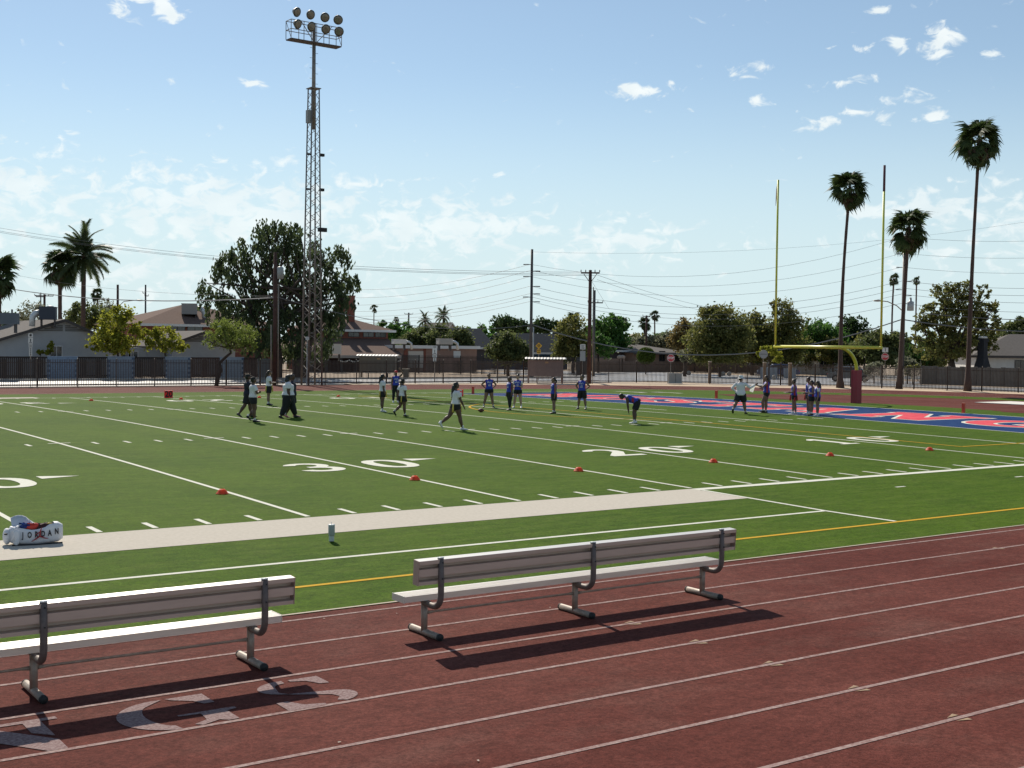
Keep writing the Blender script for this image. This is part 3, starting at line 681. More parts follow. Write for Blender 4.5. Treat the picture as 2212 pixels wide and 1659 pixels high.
s.build('railing', M_st, tw)
fl = None
M_lamp = mat('lamp_shell', (.15, .14, .12), .45, metal=.6); M_lens = mat('lamp_glass', (.20, .19, .15), .15, c2=(.13, .12, .10), scale=6, spec=.8)
for zz, dy in ((27.52, -.05), (26.62, -.2)):
    for xx in (-1.72, -.60, .60, 1.72):
        yaw = -.35 * xx / 1.7
        Ml = Matrix.Translation((xx, -.5 + dy, zz)) @ Matrix.Rotation(yaw, 4, 'Z') @ Matrix.Rotation(R(90 + 22), 4, 'X')
        s = MB(); rr = [(Ml @ Vector((0, 0, z)), r, r, Ml.to_3x3() @ Vector((1, 0, 0)), Ml.to_3x3() @ Vector((0, 1, 0))) for z, r in ((-.38, .08), (-.32, .16), (-.12, .28), (.05, .34), (.06, .36), (.02, .36))]
        s.rings(rr, 18); fl = s.build('floodlight', M_lamp, tw, True)
        s = MB(); s.rings([(Ml @ Vector((0, 0, z)), r, r, Ml.to_3x3() @ Vector((1, 0, 0)), Ml.to_3x3() @ Vector((0, 1, 0))) for z, r in ((.062, .325), (.085, .22), (.092, .05))], 18); s.build('lens', M_lens, fl, True)
        s = MB(); s.tube([Ml @ Vector((0, 0, -.2)), (xx, -.44, zz - .3)], .03, 6); s.build('lamp_bracket', M_st, fl)
s = MB(); s.box(-.62, -.36, -.3, .05, 19.6, 20.55); s.build('switch_box', mat('box_grey', (.22, .22, .21), .5), tw)
s = MB(); s.box(.28, .95, -.5, -.25, 11.55, 11.85); s.build('small_floodlight', M_rub, tw)
s = MB(); s.box(-.85, -.63, -.75, -.6, 3.4, 3.65); s.tube([(-.72, -.6, 0), (-.72, -.6, 3.4)], .03, 6); s.build('meter_box', mat('box_light', (.5, .5, .48), .5), tw)
for zz in (14.6, 17.2): s = MB(); s.box(-.7, -.42, -.4, -.2, zz, zz + .12); s.build('bracket', M_rub, tw); s = MB(); s.box(.42, .75, -.4, -.15, zz, zz + .2); s.build('bracket', M_rub, tw)
# ------------------------------------------------------------------ people
def fuse(mb, voxel, name, m, parent, smooth=3):
    me = mb.mesh('tmp'); o = bpy.data.objects.new('tmp', me); col.objects.link(o)
    r = o.modifiers.new('r', 'REMESH'); r.mode = 'VOXEL'; r.voxel_size = voxel; r.use_smooth_shade = True
    if smooth: s_ = o.modifiers.new('s', 'SMOOTH'); s_.factor = .5; s_.iterations = smooth
    dg = bpy.context.evaluated_depsgraph_get(); me2 = bpy.data.meshes.new_from_object(o.evaluated_get(dg))
    bpy.data.objects.remove(o); bpy.data.meshes.remove(me)
    me2.name = name; me2.materials.clear(); me2.materials.append(m); me2.polygons.foreach_set('use_smooth', [True] * len(me2.polygons))
    return link(name, me2, parent)
def skin(n, c): return mat('skin_' + n, c, .55, var=.06, scale=9)
SK = {'dark': skin('dark', (.085, .040, .026)), 'brown': skin('brown', (.115, .058, .038)), 'tan': skin('tan', (.20, .112, .075)), 'light': skin('light', (.40, .25, .18))}
M_hair = mat('dark_hair', (.010, .008, .008), .5, var=.3, scale=40)
M_hairb = mat('brown_hair', (.035, .018, .012), .5, var=.3, scale=40)
M_tee = mat('white_cotton', (.72, .69, .71), .8, bump=.5, bscale=7, coord='Object', var=.05, scale=5)
M_blk = mat('black_cloth', (.010, .010, .012), .8, bump=.3, bscale=8, coord='Object')
M_navy = mat('navy_cloth', (.012, .014, .03), .8, bump=.3, bscale=8, coord='Object')
M_hatw = mat('hat_white', (.62, .63, .62), .8)
M_shw = mat('white_shoe', (.66, .66, .66), .5, var=.1, scale=20); M_shb = mat('black_shoe', (.018, .018, .022), .5)
M_shp = mat('pink_shoe', (.6, .22, .24), .5)
M_sock = mat('white_sock', (.66, .66, .65), .8)
M_flag = mat('flag_yellow', (.72, .55, .12), .7); M_flagr = mat('flag_red', (.5, .03, .03), .7)
def jersey_mat():
    m = bpy.data.materials.new('blue_jersey'); m.use_nodes = True; t = m.node_tree; b = t.nodes['Principled BSDF']; b.inputs['Roughness'].default_value = .7
    tc_ = t.nodes.new('ShaderNodeTexCoord'); s_ = t.nodes.new('ShaderNodeSeparateXYZ'); t.links.new(tc_.outputs['Object'], s_.inputs[0])
    def M_(op, a, b_=None):
        n = t.nodes.new('ShaderNodeMath'); n.operation = op
        for i, x in enumerate((a, b_)):
            if x is None: continue
            if isinstance(x, (int, float)): n.inputs[i].default_value = x
            else: t.links.new(x, n.inputs[i])
        return n.outputs[0]
    side = M_('MULTIPLY', M_('GREATER_THAN', M_('ABSOLUTE', s_.outputs[0]), .125), M_('LESS_THAN', M_('ABSOLUTE', s_.outputs[1]), .042))
    x1 = t.nodes.new('ShaderNodeMix'); x1.data_type = 'RGBA'; t.links.new(side, x1.inputs[0]); x1.inputs[6].default_value = (.020, .042, .36, 1); x1.inputs[7].default_value = (.40, .02, .03, 1)
    nz_ = t.nodes.new('ShaderNodeTexNoise'); nz_.inputs['Scale'].default_value = 22; nz_.inputs['Detail'].default_value = 2; t.links.new(tc_.outputs['Object'], nz_.inputs['Vector'])
    # printed chest line and number, back yoke print: flat print on the cloth
    band = M_('MULTIPLY', M_('GREATER_THAN', s_.outputs[2], 1.16), M_('LESS_THAN', s_.outputs[2], 1.24))
    num = M_('MULTIPLY', M_('MULTIPLY', M_('GREATER_THAN', s_.outputs[2], 1.01), M_('LESS_THAN', s_.outputs[2], 1.12)), M_('LESS_THAN', M_('ABSOLUTE', s_.outputs[0]), .06))
    pr = M_('MULTIPLY', M_('MULTIPLY', M_('MAXIMUM', band, num), M_('GREATER_THAN', nz_.outputs[0], .50)), M_('LESS_THAN', M_('ABSOLUTE', s_.outputs[0]), .115))
    x2 = t.nodes.new('ShaderNodeMix'); x2.data_type = 'RGBA'; t.links.new(pr, x2.inputs[0]); t.links.new(x1.outputs[2], x2.inputs[6]); x2.inputs[7].default_value = (.62, .62, .68, 1)
    t.links.new(x2.outputs[2], b.inputs['Base Color']); return m
M_jer = jersey_mat()
ARMS = {'down': ((.022, -.008, -.168), (.004, .035, -.145)), 'hip': ((.105, -.055, -.118), (-.088, .055, -.095)), 'front': ((.03, .02, -.165), (-.055, .125, .015)),
        'fold': ((.03, .05, -.155), (-.115, .075, .02)), 'reach': ((.05, .12, -.10), (.01, .14, .035)), 'up': ((.10, .03, .105), (-.065, .035, .12)), 'swingf': ((.02, .055, -.160), (-.01, .075, -.13)),
        'swingb': ((.025, -.06, -.16), (.0, -.01, -.15)), 'side': ((.135, .02, -.10), (.12, .06, .075)), 'point': ((.03, .05, -.155), (.03, .14, -.02))}
def person(label, u, v, H, rel, skin_, top, bottom, hair, armL='down', armR='down', lean=0, legL=(0, 0, 3), legR=(0, 0, 3), wide=1.0, shoe=None, sock=True, headyaw=0, headpitch=0, blen=.5, flag=None, hairm=None, cap=None, armW=False, botm=None, extra=None):
    q = on_ground(u, v); azp = math.atan2(q.x - CAM.x, q.y - CAM.y)
    t = thing('person', label, 'person', q, -(azp + R(rel)))
    hm = hairm or M_hair; sk = SK[skin_]
    X = Vector((1, 0, 0)); le = R(lean); U = Vector((0, math.sin(le), math.cos(le))); Fd = Vector((0, math.cos(le), -math.sin(le)))
    def rotX(vv, a): c, s = math.cos(a), math.sin(a); return Vector((vv.x, vv.y * c - vv.z * s, vv.y * s + vv.z * c))
    def legpts(sd, L_):
        sw, kn, ab = map(R, L_); hip = Vector((sd * .052 * wide ** .5, 0, 0))
        d1 = Vector((sd * math.sin(ab), math.sin(sw) * math.cos(ab), -math.cos(sw) * math.cos(ab)))
        d2 = Vector((sd * math.sin(ab), math.sin(sw - kn) * math.cos(ab), -math.cos(sw - kn) * math.cos(ab)))
        k_ = hip + d1 * .245; a = k_ + d2 * .24
        return hip, k_, a, (sw - kn)
    lg = [legpts(-1, legL), legpts(1, legR)]
    low = min(l[2].z for l in lg); PZ = -low + .042
    pel = Vector((0, 0, PZ))
    if lean > 30: pel.y -= .12
    T = lambda x, y, z: pel + X * x + Fd * y + U * z        # torso frame point
    wd = wide * 1.08
    TOR = [(-.045, .062 * wd, .058 * wd, .0), (.0, .094 * wd, .072 * wd, -.004), (.05, .090 * wd, .068 * wd, .0), (.105, .074 * wd, .056 * wd, .004), (.17, .078 * wd, .060 * wd, .006), (.235, .092 * wd ** .7, .066 * wd ** .8, .004), (.275, .098 * wd ** .5, .056, .0), (.305, .062, .042, -.004), (.322, .036, .034, -.004)]
    SH = .272; shw = .098 * wd ** .5
    b = MB()
    b.rings([(T(0, y, z) * H, rx * H, ry * H, X, Fd) for z, rx, ry, y in TOR], 18)
    hc = T(0, .014, .408); hp = R(headpitch)
    Hd = Matrix.Rotation(R(-headyaw), 4, 'Z') @ Matrix.Rotation(-hp - (le * .75 if lean > 30 else 0), 4, 'X')
    Hx, Hy, Hz = [(Hd @ Vector(a)) for a in ((1, 0, 0), (0, 1, 0), (0, 0, 1))]
    if lean > 30: hc = T(0, .03, .40)
    hd = lambda x, y, z: (hc + Hx * x + Hy * y + Hz * z) * H
    b.tube([T(0, -.004, .30) * H, T(0, .0, .345) * H, hd(0, -.008, -.035)], [.034 * H, .031 * H, .033 * H], 12)
    # head: skull, jaw, nose, brow, ears
    b.rings([(hd(0, y, z), rx * H, ry * H, Hx, Hy) for z, rx, ry, y in ((-.064, .016, .018, .022), (-.056, .027, .032, .014), (-.035, .037, .044, .008), (-.005, .043, .052, .004), (.025, .044, .054, .0), (.048, .036, .045, -.002), (.060, .022, .026, -.003), (.064, .008, .01, -.003))], 16)
    b.tube([hd(0, .05, .008), hd(0, .061, -.014), hd(0, .052, -.02)], [.006 * H, .010 * H, .008 * H], 6)
    b.tube([hd(-.026, .048, .012), hd(0, .053, .013), hd(.026, .048, .012)], .006 * H, 6)
    for sd in (-1, 1): b.ball(hd(sd * .044, -.004, -.006), (.007 * H, .011 * H, .016 * H), 8, 6)
    feet = []
    for sd, (hip, kn, an, th) in zip((-1, 1), lg):
        hip, kn, an = hip + pel, kn + pel, an + pel; mid = hip.lerp(kn, .45); cf = kn.lerp(an, .35)
        w_ = wd ** .9
        b.tube([p * H for p in (hip + Vector((0, 0, .01)), mid, kn.lerp(hip, .08), kn.lerp(an, .06), cf + Vector((0, -.006, 0)), an.lerp(kn, .18), an)], [q_ * H for q_ in (.067 * w_, .059 * w_, .041 * w_, .038 * w_, .040 * w_, .024, .0225)], 12)
        fd = rotX(Vector((0, 1, 0)), th * .9 if th < -.25 else 0); fu = rotX(Vector((0, 0, 1)), th * .9 if th < -.25 else 0)
        out = X * sd * .15; fd = (fd + out).normalized()
        b.rings([((an + fd * y + fu * z) * H, r1 * H, r2 * H, fd.cross(fu), fu) for y, z, r1, r2 in ((-.035, -.018, .015, .02), (-.01, -.016, .02, .024), (.04, -.022, .022, .018), (.085, -.03, .024, .011), (.105, -.032, .016, .007))], 10)
        feet.append((an, fd, fu))
    arms = []
    for sd, A_ in ((-1, armL), (1, armR)):
        e, w_ = ARMS[A_] if isinstance(A_, str) else A_
        s0 = T(sd * shw, 0, SH)
        if armW: el_ = s0 + Vector((sd * e[0], e[1], e[2])); wr = el_ + Vector((sd * w_[0], w_[1], w_[2]))
        else: el_ = s0 + X * sd * e[0] + Fd * e[1] + U * e[2]; wr = el_ + X * sd * w_[0] + Fd * w_[1] + U * w_[2]
        el_ = s0 + (el_ - s0).normalized() * .172; wr = el_ + (wr - el_).normalized() * .148
        aw = wd ** .6
        b.tube([p * H for p in (s0 - X * sd * .02, s0.lerp(el_, .25), s0.lerp(el_, .7), el_, el_.lerp(wr, .3), wr)], [q_ * H for q_ in (.037 * aw, .034 * aw, .028 * aw, .0235 * aw, .025 * aw, .0165)], 10)
        d = (wr - el_).normalized(); sx_ = d.cross(Vector((0, 1, .2))).normalized() if abs(d.y) < .9 else X.copy(); nn = d.cross(sx_).normalized()
        b.rings([((wr + d * y) * H, r1 * H, r2 * H, sx_, nn) for y, r1, r2 in ((-.005, .014, .012), (.02, .021, .011), (.045, .023, .010), (.052, .018, .008))], 8)
        for k_, (ox, ln_) in enumerate(((-.018, .036), (-.006, .043), (.006, .041), (.018, .032))):
            p0 = wr + d * .044 + sx_ * ox; p1 = p0 + d * ln_ * .5 + sx_ * ox * .12; p2 = p1 + (d * .8 + nn * .5).normalized() * ln_ * .5
            b.tube([p0 * H, p1 * H, p2 * H], [.0055 * H, .0052 * H, .0042 * H], 6)
        p0 = wr + d * .012 - sx_ * .016; b.tube([p0 * H, (p0 + d * .02 - sx_ * .014) * H, (p0 + d * .04 - sx_ * .016 + nn * .006) * H], [.007 * H, .0062 * H, .005 * H], 6)
        arms.append((s0, el_, wr, d, nn, sx_))
    fuse(b, .0088 if H > .5 else .01, 'body', sk, t, 2)
    for sd in (-1, 1): e_ = MB(); e_.ball(hd(sd * .017, .048, .003), .0055 * H, 6, 4); e_.build('eye', mat('eye_dark', (.012, .01, .01), .3), t, True)
    e_ = MB(); e_.tube([hd(-.014, .050, -.036), hd(0, .055, -.036), hd(.014, .050, -.036)], .0035 * H, 5); e_.build('mouth', mat('lips', (.16, .05, .045), .5), t, True)
    # hair / headgear
    h = MB()
    def cap_hair(k=1.0):
        h.rings([(hd(0, y - .013, z), rx * H * k, ry * H * k, Hx, Hy) for z, rx, ry, y in ((-.045, .030, .022, -.016), (-.03, .042, .040, -.008), (0, .049, .051, -.004), (.03, .050, .056, .002), (.052, .041, .049, .006), (.066, .024, .03, .006), (.071, .006, .008, .006))], 14)
    if hair in ('pony', 'braid', 'long', 'short', 'bun', 'puff'): cap_hair()
    if hair == 'pony': h.tube([hd(0, -.06, .02), hd(.005, -.085, .0), hd(.006, -.083, -.07), hd(.004, -.075, -.16), hd(0, -.07, -.20)], [.014 * H, .022 * H, .021 * H, .015 * H, .004 * H], 8)
    if hair == 'braid': h.tube([hd(0, -.05, .0), hd(0, -.068, -.05), hd(-.006, -.082, -.14), hd(-.012, -.08, -.24), hd(-.012, -.07, -.33), hd(-.012, -.062, -.36)], [.036 * H, .040 * H, .042 * H, .036 * H, .024 * H, .006 * H], 10)
    if hair == 'long': h.tube([hd(0, -.035, .0), hd(0, -.05, -.05), hd(0, -.064, -.12), hd(0, -.062, -.19), hd(0, -.058, -.215)], [.05 * H, .055 * H, .053 * H, .042 * H, .012 * H], 12, flat=.6)
    if hair == 'bun': h.ball(hd(0, -.03, .078), .026 * H, 10, 7)
    if hair == 'puff': h.ball(hd(.012, -.065, -.005), (.036 * H, .036 * H, .04 * H), 10, 7)
    if hair == 'hood':
        cap_hair(1.13); h.tube([hd(0, -.03, -.01), hd(0, -.04, -.06), hd(0, -.045, -.10)], [.052 * H, .06 * H, .05 * H], 12)
    if h.v: fuse(h, .008, 'hair', hm, t, 2)
    if cap:
        c = MB()
        c.rings([(hd(0, y, z), rx * H, ry * H, Hx, Hy) for z, rx, ry, y in ((.018, .052, .061, -.004), (.04, .050, .059, -.004), (.062, .038, .045, -.006), (.074, .018, .02, -.006), (.077, .004, .004, -.006))], 16)
        if cap[0] == 'bucket':
            c = MB(); c.rings([(hd(0, 0, z), rx * H, rx * 1.12 * H, Hx, Hy) for z, rx in ((.004, .088), (.0, .094), (.02, .062), (.03, .054), (.072, .047), (.082, .036), (.085, .006))], 18)
        co = c.build('hat' if cap[0] == 'bucket' else 'cap', cap[1], t, True)
        if cap[0] in ('cap', 'back'):
            sg = 1 if cap[0] == 'cap' else -1; c = MB()
            c.rings([(hd(0, sg * y, z), rx * H, .003 * H, Hx, Hz) for y, z, rx in ((.045, .022, .042), (.075, .018, .040), (.098, .011, .028), (.106, .008, .012))], 10); c.build('brim', cap[1], co, True)
    if hair == 'none' and cap: pass
    # clothes
    tm = {'tee': M_tee, 'jersey': M_jer, 'jersey_ws': M_jer, 'long': M_tee, 'navy': M_navy}[top]
    s = MB(); pu = 1.14
    hem = {'tee': .022, 'long': -.035, 'navy': -.02}.get(top, .015)
    RINGS = [(hem, .106 * wd, .084 * wd, .0)] + [(z, rx * pu + .003, ry * pu + .006, y) for z, rx, ry, y in TOR if z > hem + .03 and z < .29] + [(.300, .066, .047, -.004), (.312, .045, .042, -.003)]
    s.rings([(T(0, y, z) * H, rx * H, ry * H, X, Fd) for z, rx, ry, y in RINGS], 18)
    sl = MB()
    for sd, (s0, el_, wr, d, nn, sx_) in zip((-1, 1), arms):
        aw = wd ** .6
        if top in ('tee', 'navy'): s.tube([p * H for p in (s0 - X * sd * .03, s0 + (el_ - s0) * .1, s0.lerp(el_, .62))], [.043 * H * aw, .047 * H * aw, .047 * H * aw], 12)
        elif top == 'long': s.tube([p * H for p in (s0 - X * sd * .03, s0 + (el_ - s0) * .1, s0.lerp(el_, .7), el_, el_.lerp(wr, .5), el_.lerp(wr, .97))], [q_ * H for q_ in (.042, .042, .036, .034, .029, .023)], 12)
        else:
            s.tube([p * H for p in (s0 - X * sd * .035, s0 + (el_ - s0) * .09)], [.040 * H * aw, .036 * H * aw], 12)
            if top == 'jersey_ws': sl = MB(); sl.tube([p * H for p in (s0 + (el_ - s0) * .02, s0 + (el_ - s0) * .1, s0.lerp(el_, .6))], [.036 * H, .040 * H, .038 * H], 12); sl.build('sleeve', M_tee, t, True)
    fuse(s, .0115, {'tee': 'tee_shirt', 'long': 'long_sleeved_shirt', 'navy': 'navy_shirt'}.get(top, 'jersey'), tm, t, 3)
    bm_ = botm or M_blk; s = MB()
    s.rings([(T(0, y, z) * H, rx * H, ry * H, X, Fd) for z, rx, ry, y in ((-.052, .07 * wd, .07 * wd, 0), (-.02, .100 * wd, .080 * wd, -.002), (.02, .098 * wd, .077 * wd, 0), (.06, .090 * wd, .068 * wd, 0))], 18)
    for sd, (hip, kn, an, th) in zip((-1, 1), lg):
        hip, kn, an = hip + pel, kn + pel, an + pel
        if bottom == 'shorts':
            e_ = hip.lerp(kn, blen); lo = .060 if blen > .6 else .058
            s.tube([p * H for p in (hip + Vector((0, 0, .012)), hip.lerp(e_, .5), e_)], [.071 * H * wd ** .8, (.070 + .004 * blen) * H * wd ** .8, (lo + .008) * H * wd ** .8], 12)
        else:
            w_ = wd ** .95
            s.tube([p * H for p in (hip + Vector((0, 0, .01)), hip.lerp(kn, .45), kn, kn.lerp(an, .35), an.lerp(kn, .12))], [.070 * H * w_, .064 * H * w_, .045 * H * w_, .043 * H * w_, .029 * H * w_], 12)
    fuse(s, .0115, 'shorts' if bottom == 'shorts' else 'leggings', bm_, t, 3)
    shm = shoe or M_shw
    for (an, fd, fu) in feet:
        c = MB(); sxv = fd.cross(fu)
        c.rings([((an + fd * y + fu * z) * H, r1 * H, r2 * H, sxv, fu) for y, z, r1, r2 in ((-.046, -.016, .014, .018), (-.04, -.014, .022, .026), (-.01, -.012, .026, .030), (.03, -.019, .027, .0235), (.075, -.026, .029, .0165), (.108, -.030, .024, .0125), (.122, -.032, .010, .008))], 12)
        c.build('shoe', shm, t, True)
        if sock: c = MB(); c.tube([(an + fu * 0) * H, (an + Vector((0, 0, .055))) * H], [.0235 * H, .0245 * H], 12); c.build('sock', M_sock, t, True)
    if flag:
        for ang in (60, 180, 300):
            a = R(ang); p = T(.102 * math.cos(a) * wd, .082 * math.sin(a) * wd, .03)
            c = MB(); c.tube([p * H, (p + Vector((.014 * math.cos(a), .014 * math.sin(a), -.06))) * H, (p + Vector((.02 * math.cos(a), .022 * math.sin(a), -.17))) * H], .021 * H, 6, flat=.25); c.build('flag', flag, t, True)
    hand = arms[1][2] + arms[1][3] * .05
    return t, q, arms, H
WALK1 = dict(legL=(24, 8, 2), legR=(-20, 26, 2)); WALK2 = dict(legL=(-22, 30, 2), legR=(20, 6, 2))
G_ = 'flag football players on the turf'
P = []
P.append(person('person in dark shirt, black shorts and black cap, walking behind the shorter white-shirted one', 534, 901, 1.69, 80, 'dark', 'navy', 'shorts', 'short', 'fold', 'fold', blen=.85, shoe=M_shb, sock=False, cap=('cap', M_blk), headpitch=-12, legL=(16, 4, 2), legR=(-16, 18, 2)))
P.append(person('person in white tee and black cap looking down, stepping in front of the dark-shirted one', 546, 911.5, 1.64, 70, 'brown', 'tee', 'shorts', 'short', 'fold', 'fold', blen=.5, shoe=M_shb, cap=('cap', M_blk), headpitch=-22, legL=(20, 62, 2), legR=(2, 0, 2)))
P.append(person('long-haired person in white tee and yellow-striped black shorts, left of the broad person', 580, 875, 1.64, 75, 'tan', 'tee', 'shorts', 'long', 'front', 'front', blen=.72, shoe=M_shb, flag=M_flag, hairm=M_hairb, legL=(4, 0, 3), legR=(-4, 0, 3)))
P.append(person('tall broad person in loose white tee and long black tights, walking right', 622, 903, 1.73, 85, 'dark', 'tee', 'leggings', 'hood', 'down', 'down', wide=1.62, shoe=M_shb, sock=False, legL=(24, 4, 4), legR=(-16, 8, 4)))
P.append(person('person in dark navy shirt and pink shoes, mostly hidden behind the broad white-shirted one', 629.5, 901, 1.70, 88, 'dark', 'navy', 'shorts', 'short', 'down', 'down', wide=1.3, blen=.85, shoe=M_shp, legL=(10, 0, 2), legR=(-12, 8, 2)))
P.append(person('person with long dark hair, white tee and yellow belt flags, standing still in profile', 825.5, 889.8, 1.62, 72, 'brown', 'tee', 'shorts', 'long', 'down', 'down', blen=.55, flag=M_flag, legL=(3, 0, 3), legR=(-3, 0, 3)))
P.append(person('person in red cap and blue jersey with one arm raised to the head', 854.5, 869.6, 1.61, 165, 'tan', 'jersey', 'leggings', 'short', 'up', 'down', cap=('cap', mat('cap_red', (.5, .03, .035), .7)), shoe=M_shw))
P.append(person('person with ponytail and black headband in white tee, walking with one heel lifted', 869, 899.6, 1.51, 50, 'brown', 'tee', 'shorts', 'pony', 'swingb', 'down', blen=.52, flag=M_flag, shoe=M_shb, cap=('back', M_blk), legL=(-6, 44, 2), legR=(4, 0, 2)))
P.append(person('person with very long dark braids in white tee, walking in mid-stride nearest the camera', 983.5, 929, 1.67, 62, 'brown', 'tee', 'shorts', 'braid', 'down', 'swingf', blen=.36, flag=M_flag, headyaw=10, headpitch=-6, legL=(-26, 26, 3), legR=(16, 2, 3)))
P.append(person('person in blue jersey with both hands on hips and short black shorts, legs apart', 1056, 880.5, 1.60, 172, 'tan', 'jersey', 'shorts', 'bun', 'hip', 'hip', blen=.34, shoe=M_shb, hairm=M_hairb, legL=(0, 0, 9), legR=(0, 0, 12), headyaw=-15))
P.append(person('person in blue jersey and one-legged black tights with curly puffed hair, facing left', 1100.5, 886.3, 1.51, 235, 'brown', 'jersey', 'leggings', 'puff', 'down', 'down', shoe=M_shb, hairm=M_hairb, legL=(6, 0, 3), legR=(-8, 0, 3)))
P.append(person('person in blue jersey over white sleeves, hands together, behind the one in tights', 1118, 881, 1.57, 190, 'light', 'jersey_ws', 'shorts', 'bun', 'front', 'front', blen=.42, legL=(0, 0, 7), legR=(0, 0, 7), headyaw=25))
P.append(person('person in blue jersey with long braid and hand on hip, standing alone in profile', 1196, 893.5, 1.56, 250, 'tan', 'jersey', 'shorts', 'pony', 'down', 'hip', blen=.66, shoe=M_shb, headpitch=-12, legL=(5, 0, 3), legR=(-6, 0, 3)))
P.append(person('person in blue jersey and knee-length black shorts, hand on hip, looking left', 1257, 884, 1.60, 200, 'tan', 'jersey', 'shorts', 'short', 'hip', 'hip', blen=.85, shoe=M_shb, headyaw=30, legL=(0, 0, 8), legR=(0, 0, 8)))
P.append(person('person in blue jersey bending forward with hands on the knees', 1366, 915, 1.62, 268, 'dark', 'jersey', 'shorts', 'short', ((.01, -.015, -.17), (.0, -.02, -.14)), ((.01, -.015, -.17), (.0, -.02, -.14)), lean=68, armW=True, blen=.8, legL=(22, 24, 8), legR=(16, 20, 8)))
cP = person('person in white bucket hat and long white shirt stretching out an arm, seen from behind', 1599, 894, 1.70, 12, 'tan', 'long', 'shorts', 'short', 'hip', 'side', blen=.82, wide=1.16, shoe=M_shb, cap=('bucket', M_hatw), headyaw=40, legL=(-20, 22, 10), legR=(8, 0, 8)); P.append(cP)
P.append(person('person in blue jersey taking the white sheet, long hair down, on the end zone edge', 1655, 892.3, 1.70, 262, 'tan', 'jersey', 'shorts', 'long', 'reach', 'front', blen=.32, shoe=M_shb, hairm=M_hairb, legL=(26, 30, 2), legR=(0, 0, 3)))
P.append(person('person with hair in a bun holding both forearms forward, facing the white sheet', 1714.5, 895, 1.57, 262, 'tan', 'jersey', 'shorts', 'bun', 'point', 'point', blen=.42, flag=M_flagr, legL=(5, 0, 4), legR=(-8, 0, 4), headpitch=-14))
P.append(person('tallest of the three huddled by the red pad, hair tied up', 1746, 894.5, 1.65, 268, 'tan', 'jersey_ws', 'shorts', 'bun', 'down', 'front', blen=.46, flag=M_flagr, hairm=M_hairb, legL=(3, 0, 3), legR=(-3, 0, 3)))
P.append(person('middle person of the three huddled by the red pad, in sleeveless blue jersey', 1752.5, 897, 1.54, 250, 'tan', 'jersey', 'shorts', 'puff', 'front', 'point', blen=.5, shoe=M_shb, legL=(2, 0, 3), legR=(-2, 0, 3)))
P.append(person('rightmost of the three huddled by the red pad, long black hair and white sleeves', 1765.5, 898.6, 1.53, 262, 'tan', 'jersey_ws', 'shorts', 'long', 'down', 'point', blen=.4, legL=(3, 0, 3), legR=(-3, 0, 3)))
for x in P: x[0]['group'] = G_
# white sheet held between the hatted person and the player
D_ = (P[15][1] - CAM).dot(FW); c_ = at(1625.5, 838.5, D_)
t = thing('paper_sheet', 'white paper play sheet held out between the hatted person and a player', 'paper', c_, R(-30))
s = MB(); M = Matrix.Rotation(R(18), 4, 'Y'); s.box(-.085, .085, -.002, .002, -.17, .17, M); s.build('sheet', leafmat('thin_paper', (.85, .85, .82), (.86, .86, .84), .6), t)
# ------------------------------------------------------------------ boundary fence
M_fence = mat('brown_fence_paint', (.060, .038, .027), .6, var=.2, scale=5)
M_fblk = mat('black_fence_paint', (.014, .013, .013), .5)
M_cap = mat('fence_cap', (.45, .38, .30), .5)
def picket_fence(label, path, h, step, post, m, thick=None, picket=.0175, zb=-.06, pw=.034):
    t = thing('picket_fence', label, 'fence', (path[0][0], path[0][1], zb)); o = Vector((path[0][0], path[0][1], 0))
    pk = MB(); posts = []; rails = []
    for (x0, y0), (x1, y1) in zip(path[:-1], path[1:]):
        a, b = Vector((x0, y0, 0)) - o, Vector((x1, y1, 0)) - o; d = (b - a); Ln = d.length; d.normalize(); n_ = max(1, round(Ln / post))
        for i in range(n_): posts.append((a + d * Ln * i / n_, math.atan2(d.y, d.x)))
        for zz in (.17, h - .22): rails.append((a, b, zz))
        k_ = 0; s_ = step * .5
        while s_ < Ln:
            p = a + d * s_; s_ += step
            i0 = len(pk.v); e = picket
            for z in (.06, h - .02):
                for cx, cy in ((-e, -e), (e, -e), (e, e), (-e, e)): pk.v.append(Vector((p.x + cx, p.y + cy, z)))
            pk.v.append(Vector((p.x, p.y, h + .04)))
            for q in range(4): pk.f.append((i0 + q, i0 + (q + 1) % 4, i0 + 4 + (q + 1) % 4, i0 + 4 + q)); pk.f.append((i0 + 4 + q, i0 + 4 + (q + 1) % 4, i0 + 8))
    pk.build('pickets', m, t, kind='stuff')
    pm = None
    for k_, (p, a) in enumerate(posts):
        if pm is None:
            s = MB(); s.box(-pw, pw, -pw, pw, 0, h + .04); pm = s.mesh('post'); pm.materials.append(m)
            s = MB(); s.ball((0, 0, h + .075), pw * 1.05, 8, 5); cm = s.mesh('cap'); cm.materials.append(M_cap)
        po = link('post', pm, t, None, p, a); link('post_cap', cm, po)
    for a, b, zz in rails: s = MB(); s.tube([a + Vector((0, 0, zz)), b + Vector((0, 0, zz))], .022, 4); s.build('rail', m, t)
    return t
FP = [(-62, 66.95), (-20, 66.95), (20, 67.1), (30.5, 64.6), (37.5, 58), (41.6, 50), (43.6, 42), (44.3, 33), (44, 20)]
picket_fence('long brown picket fence round the far side of the track', FP, 1.86, .115, 2.75, M_fence)
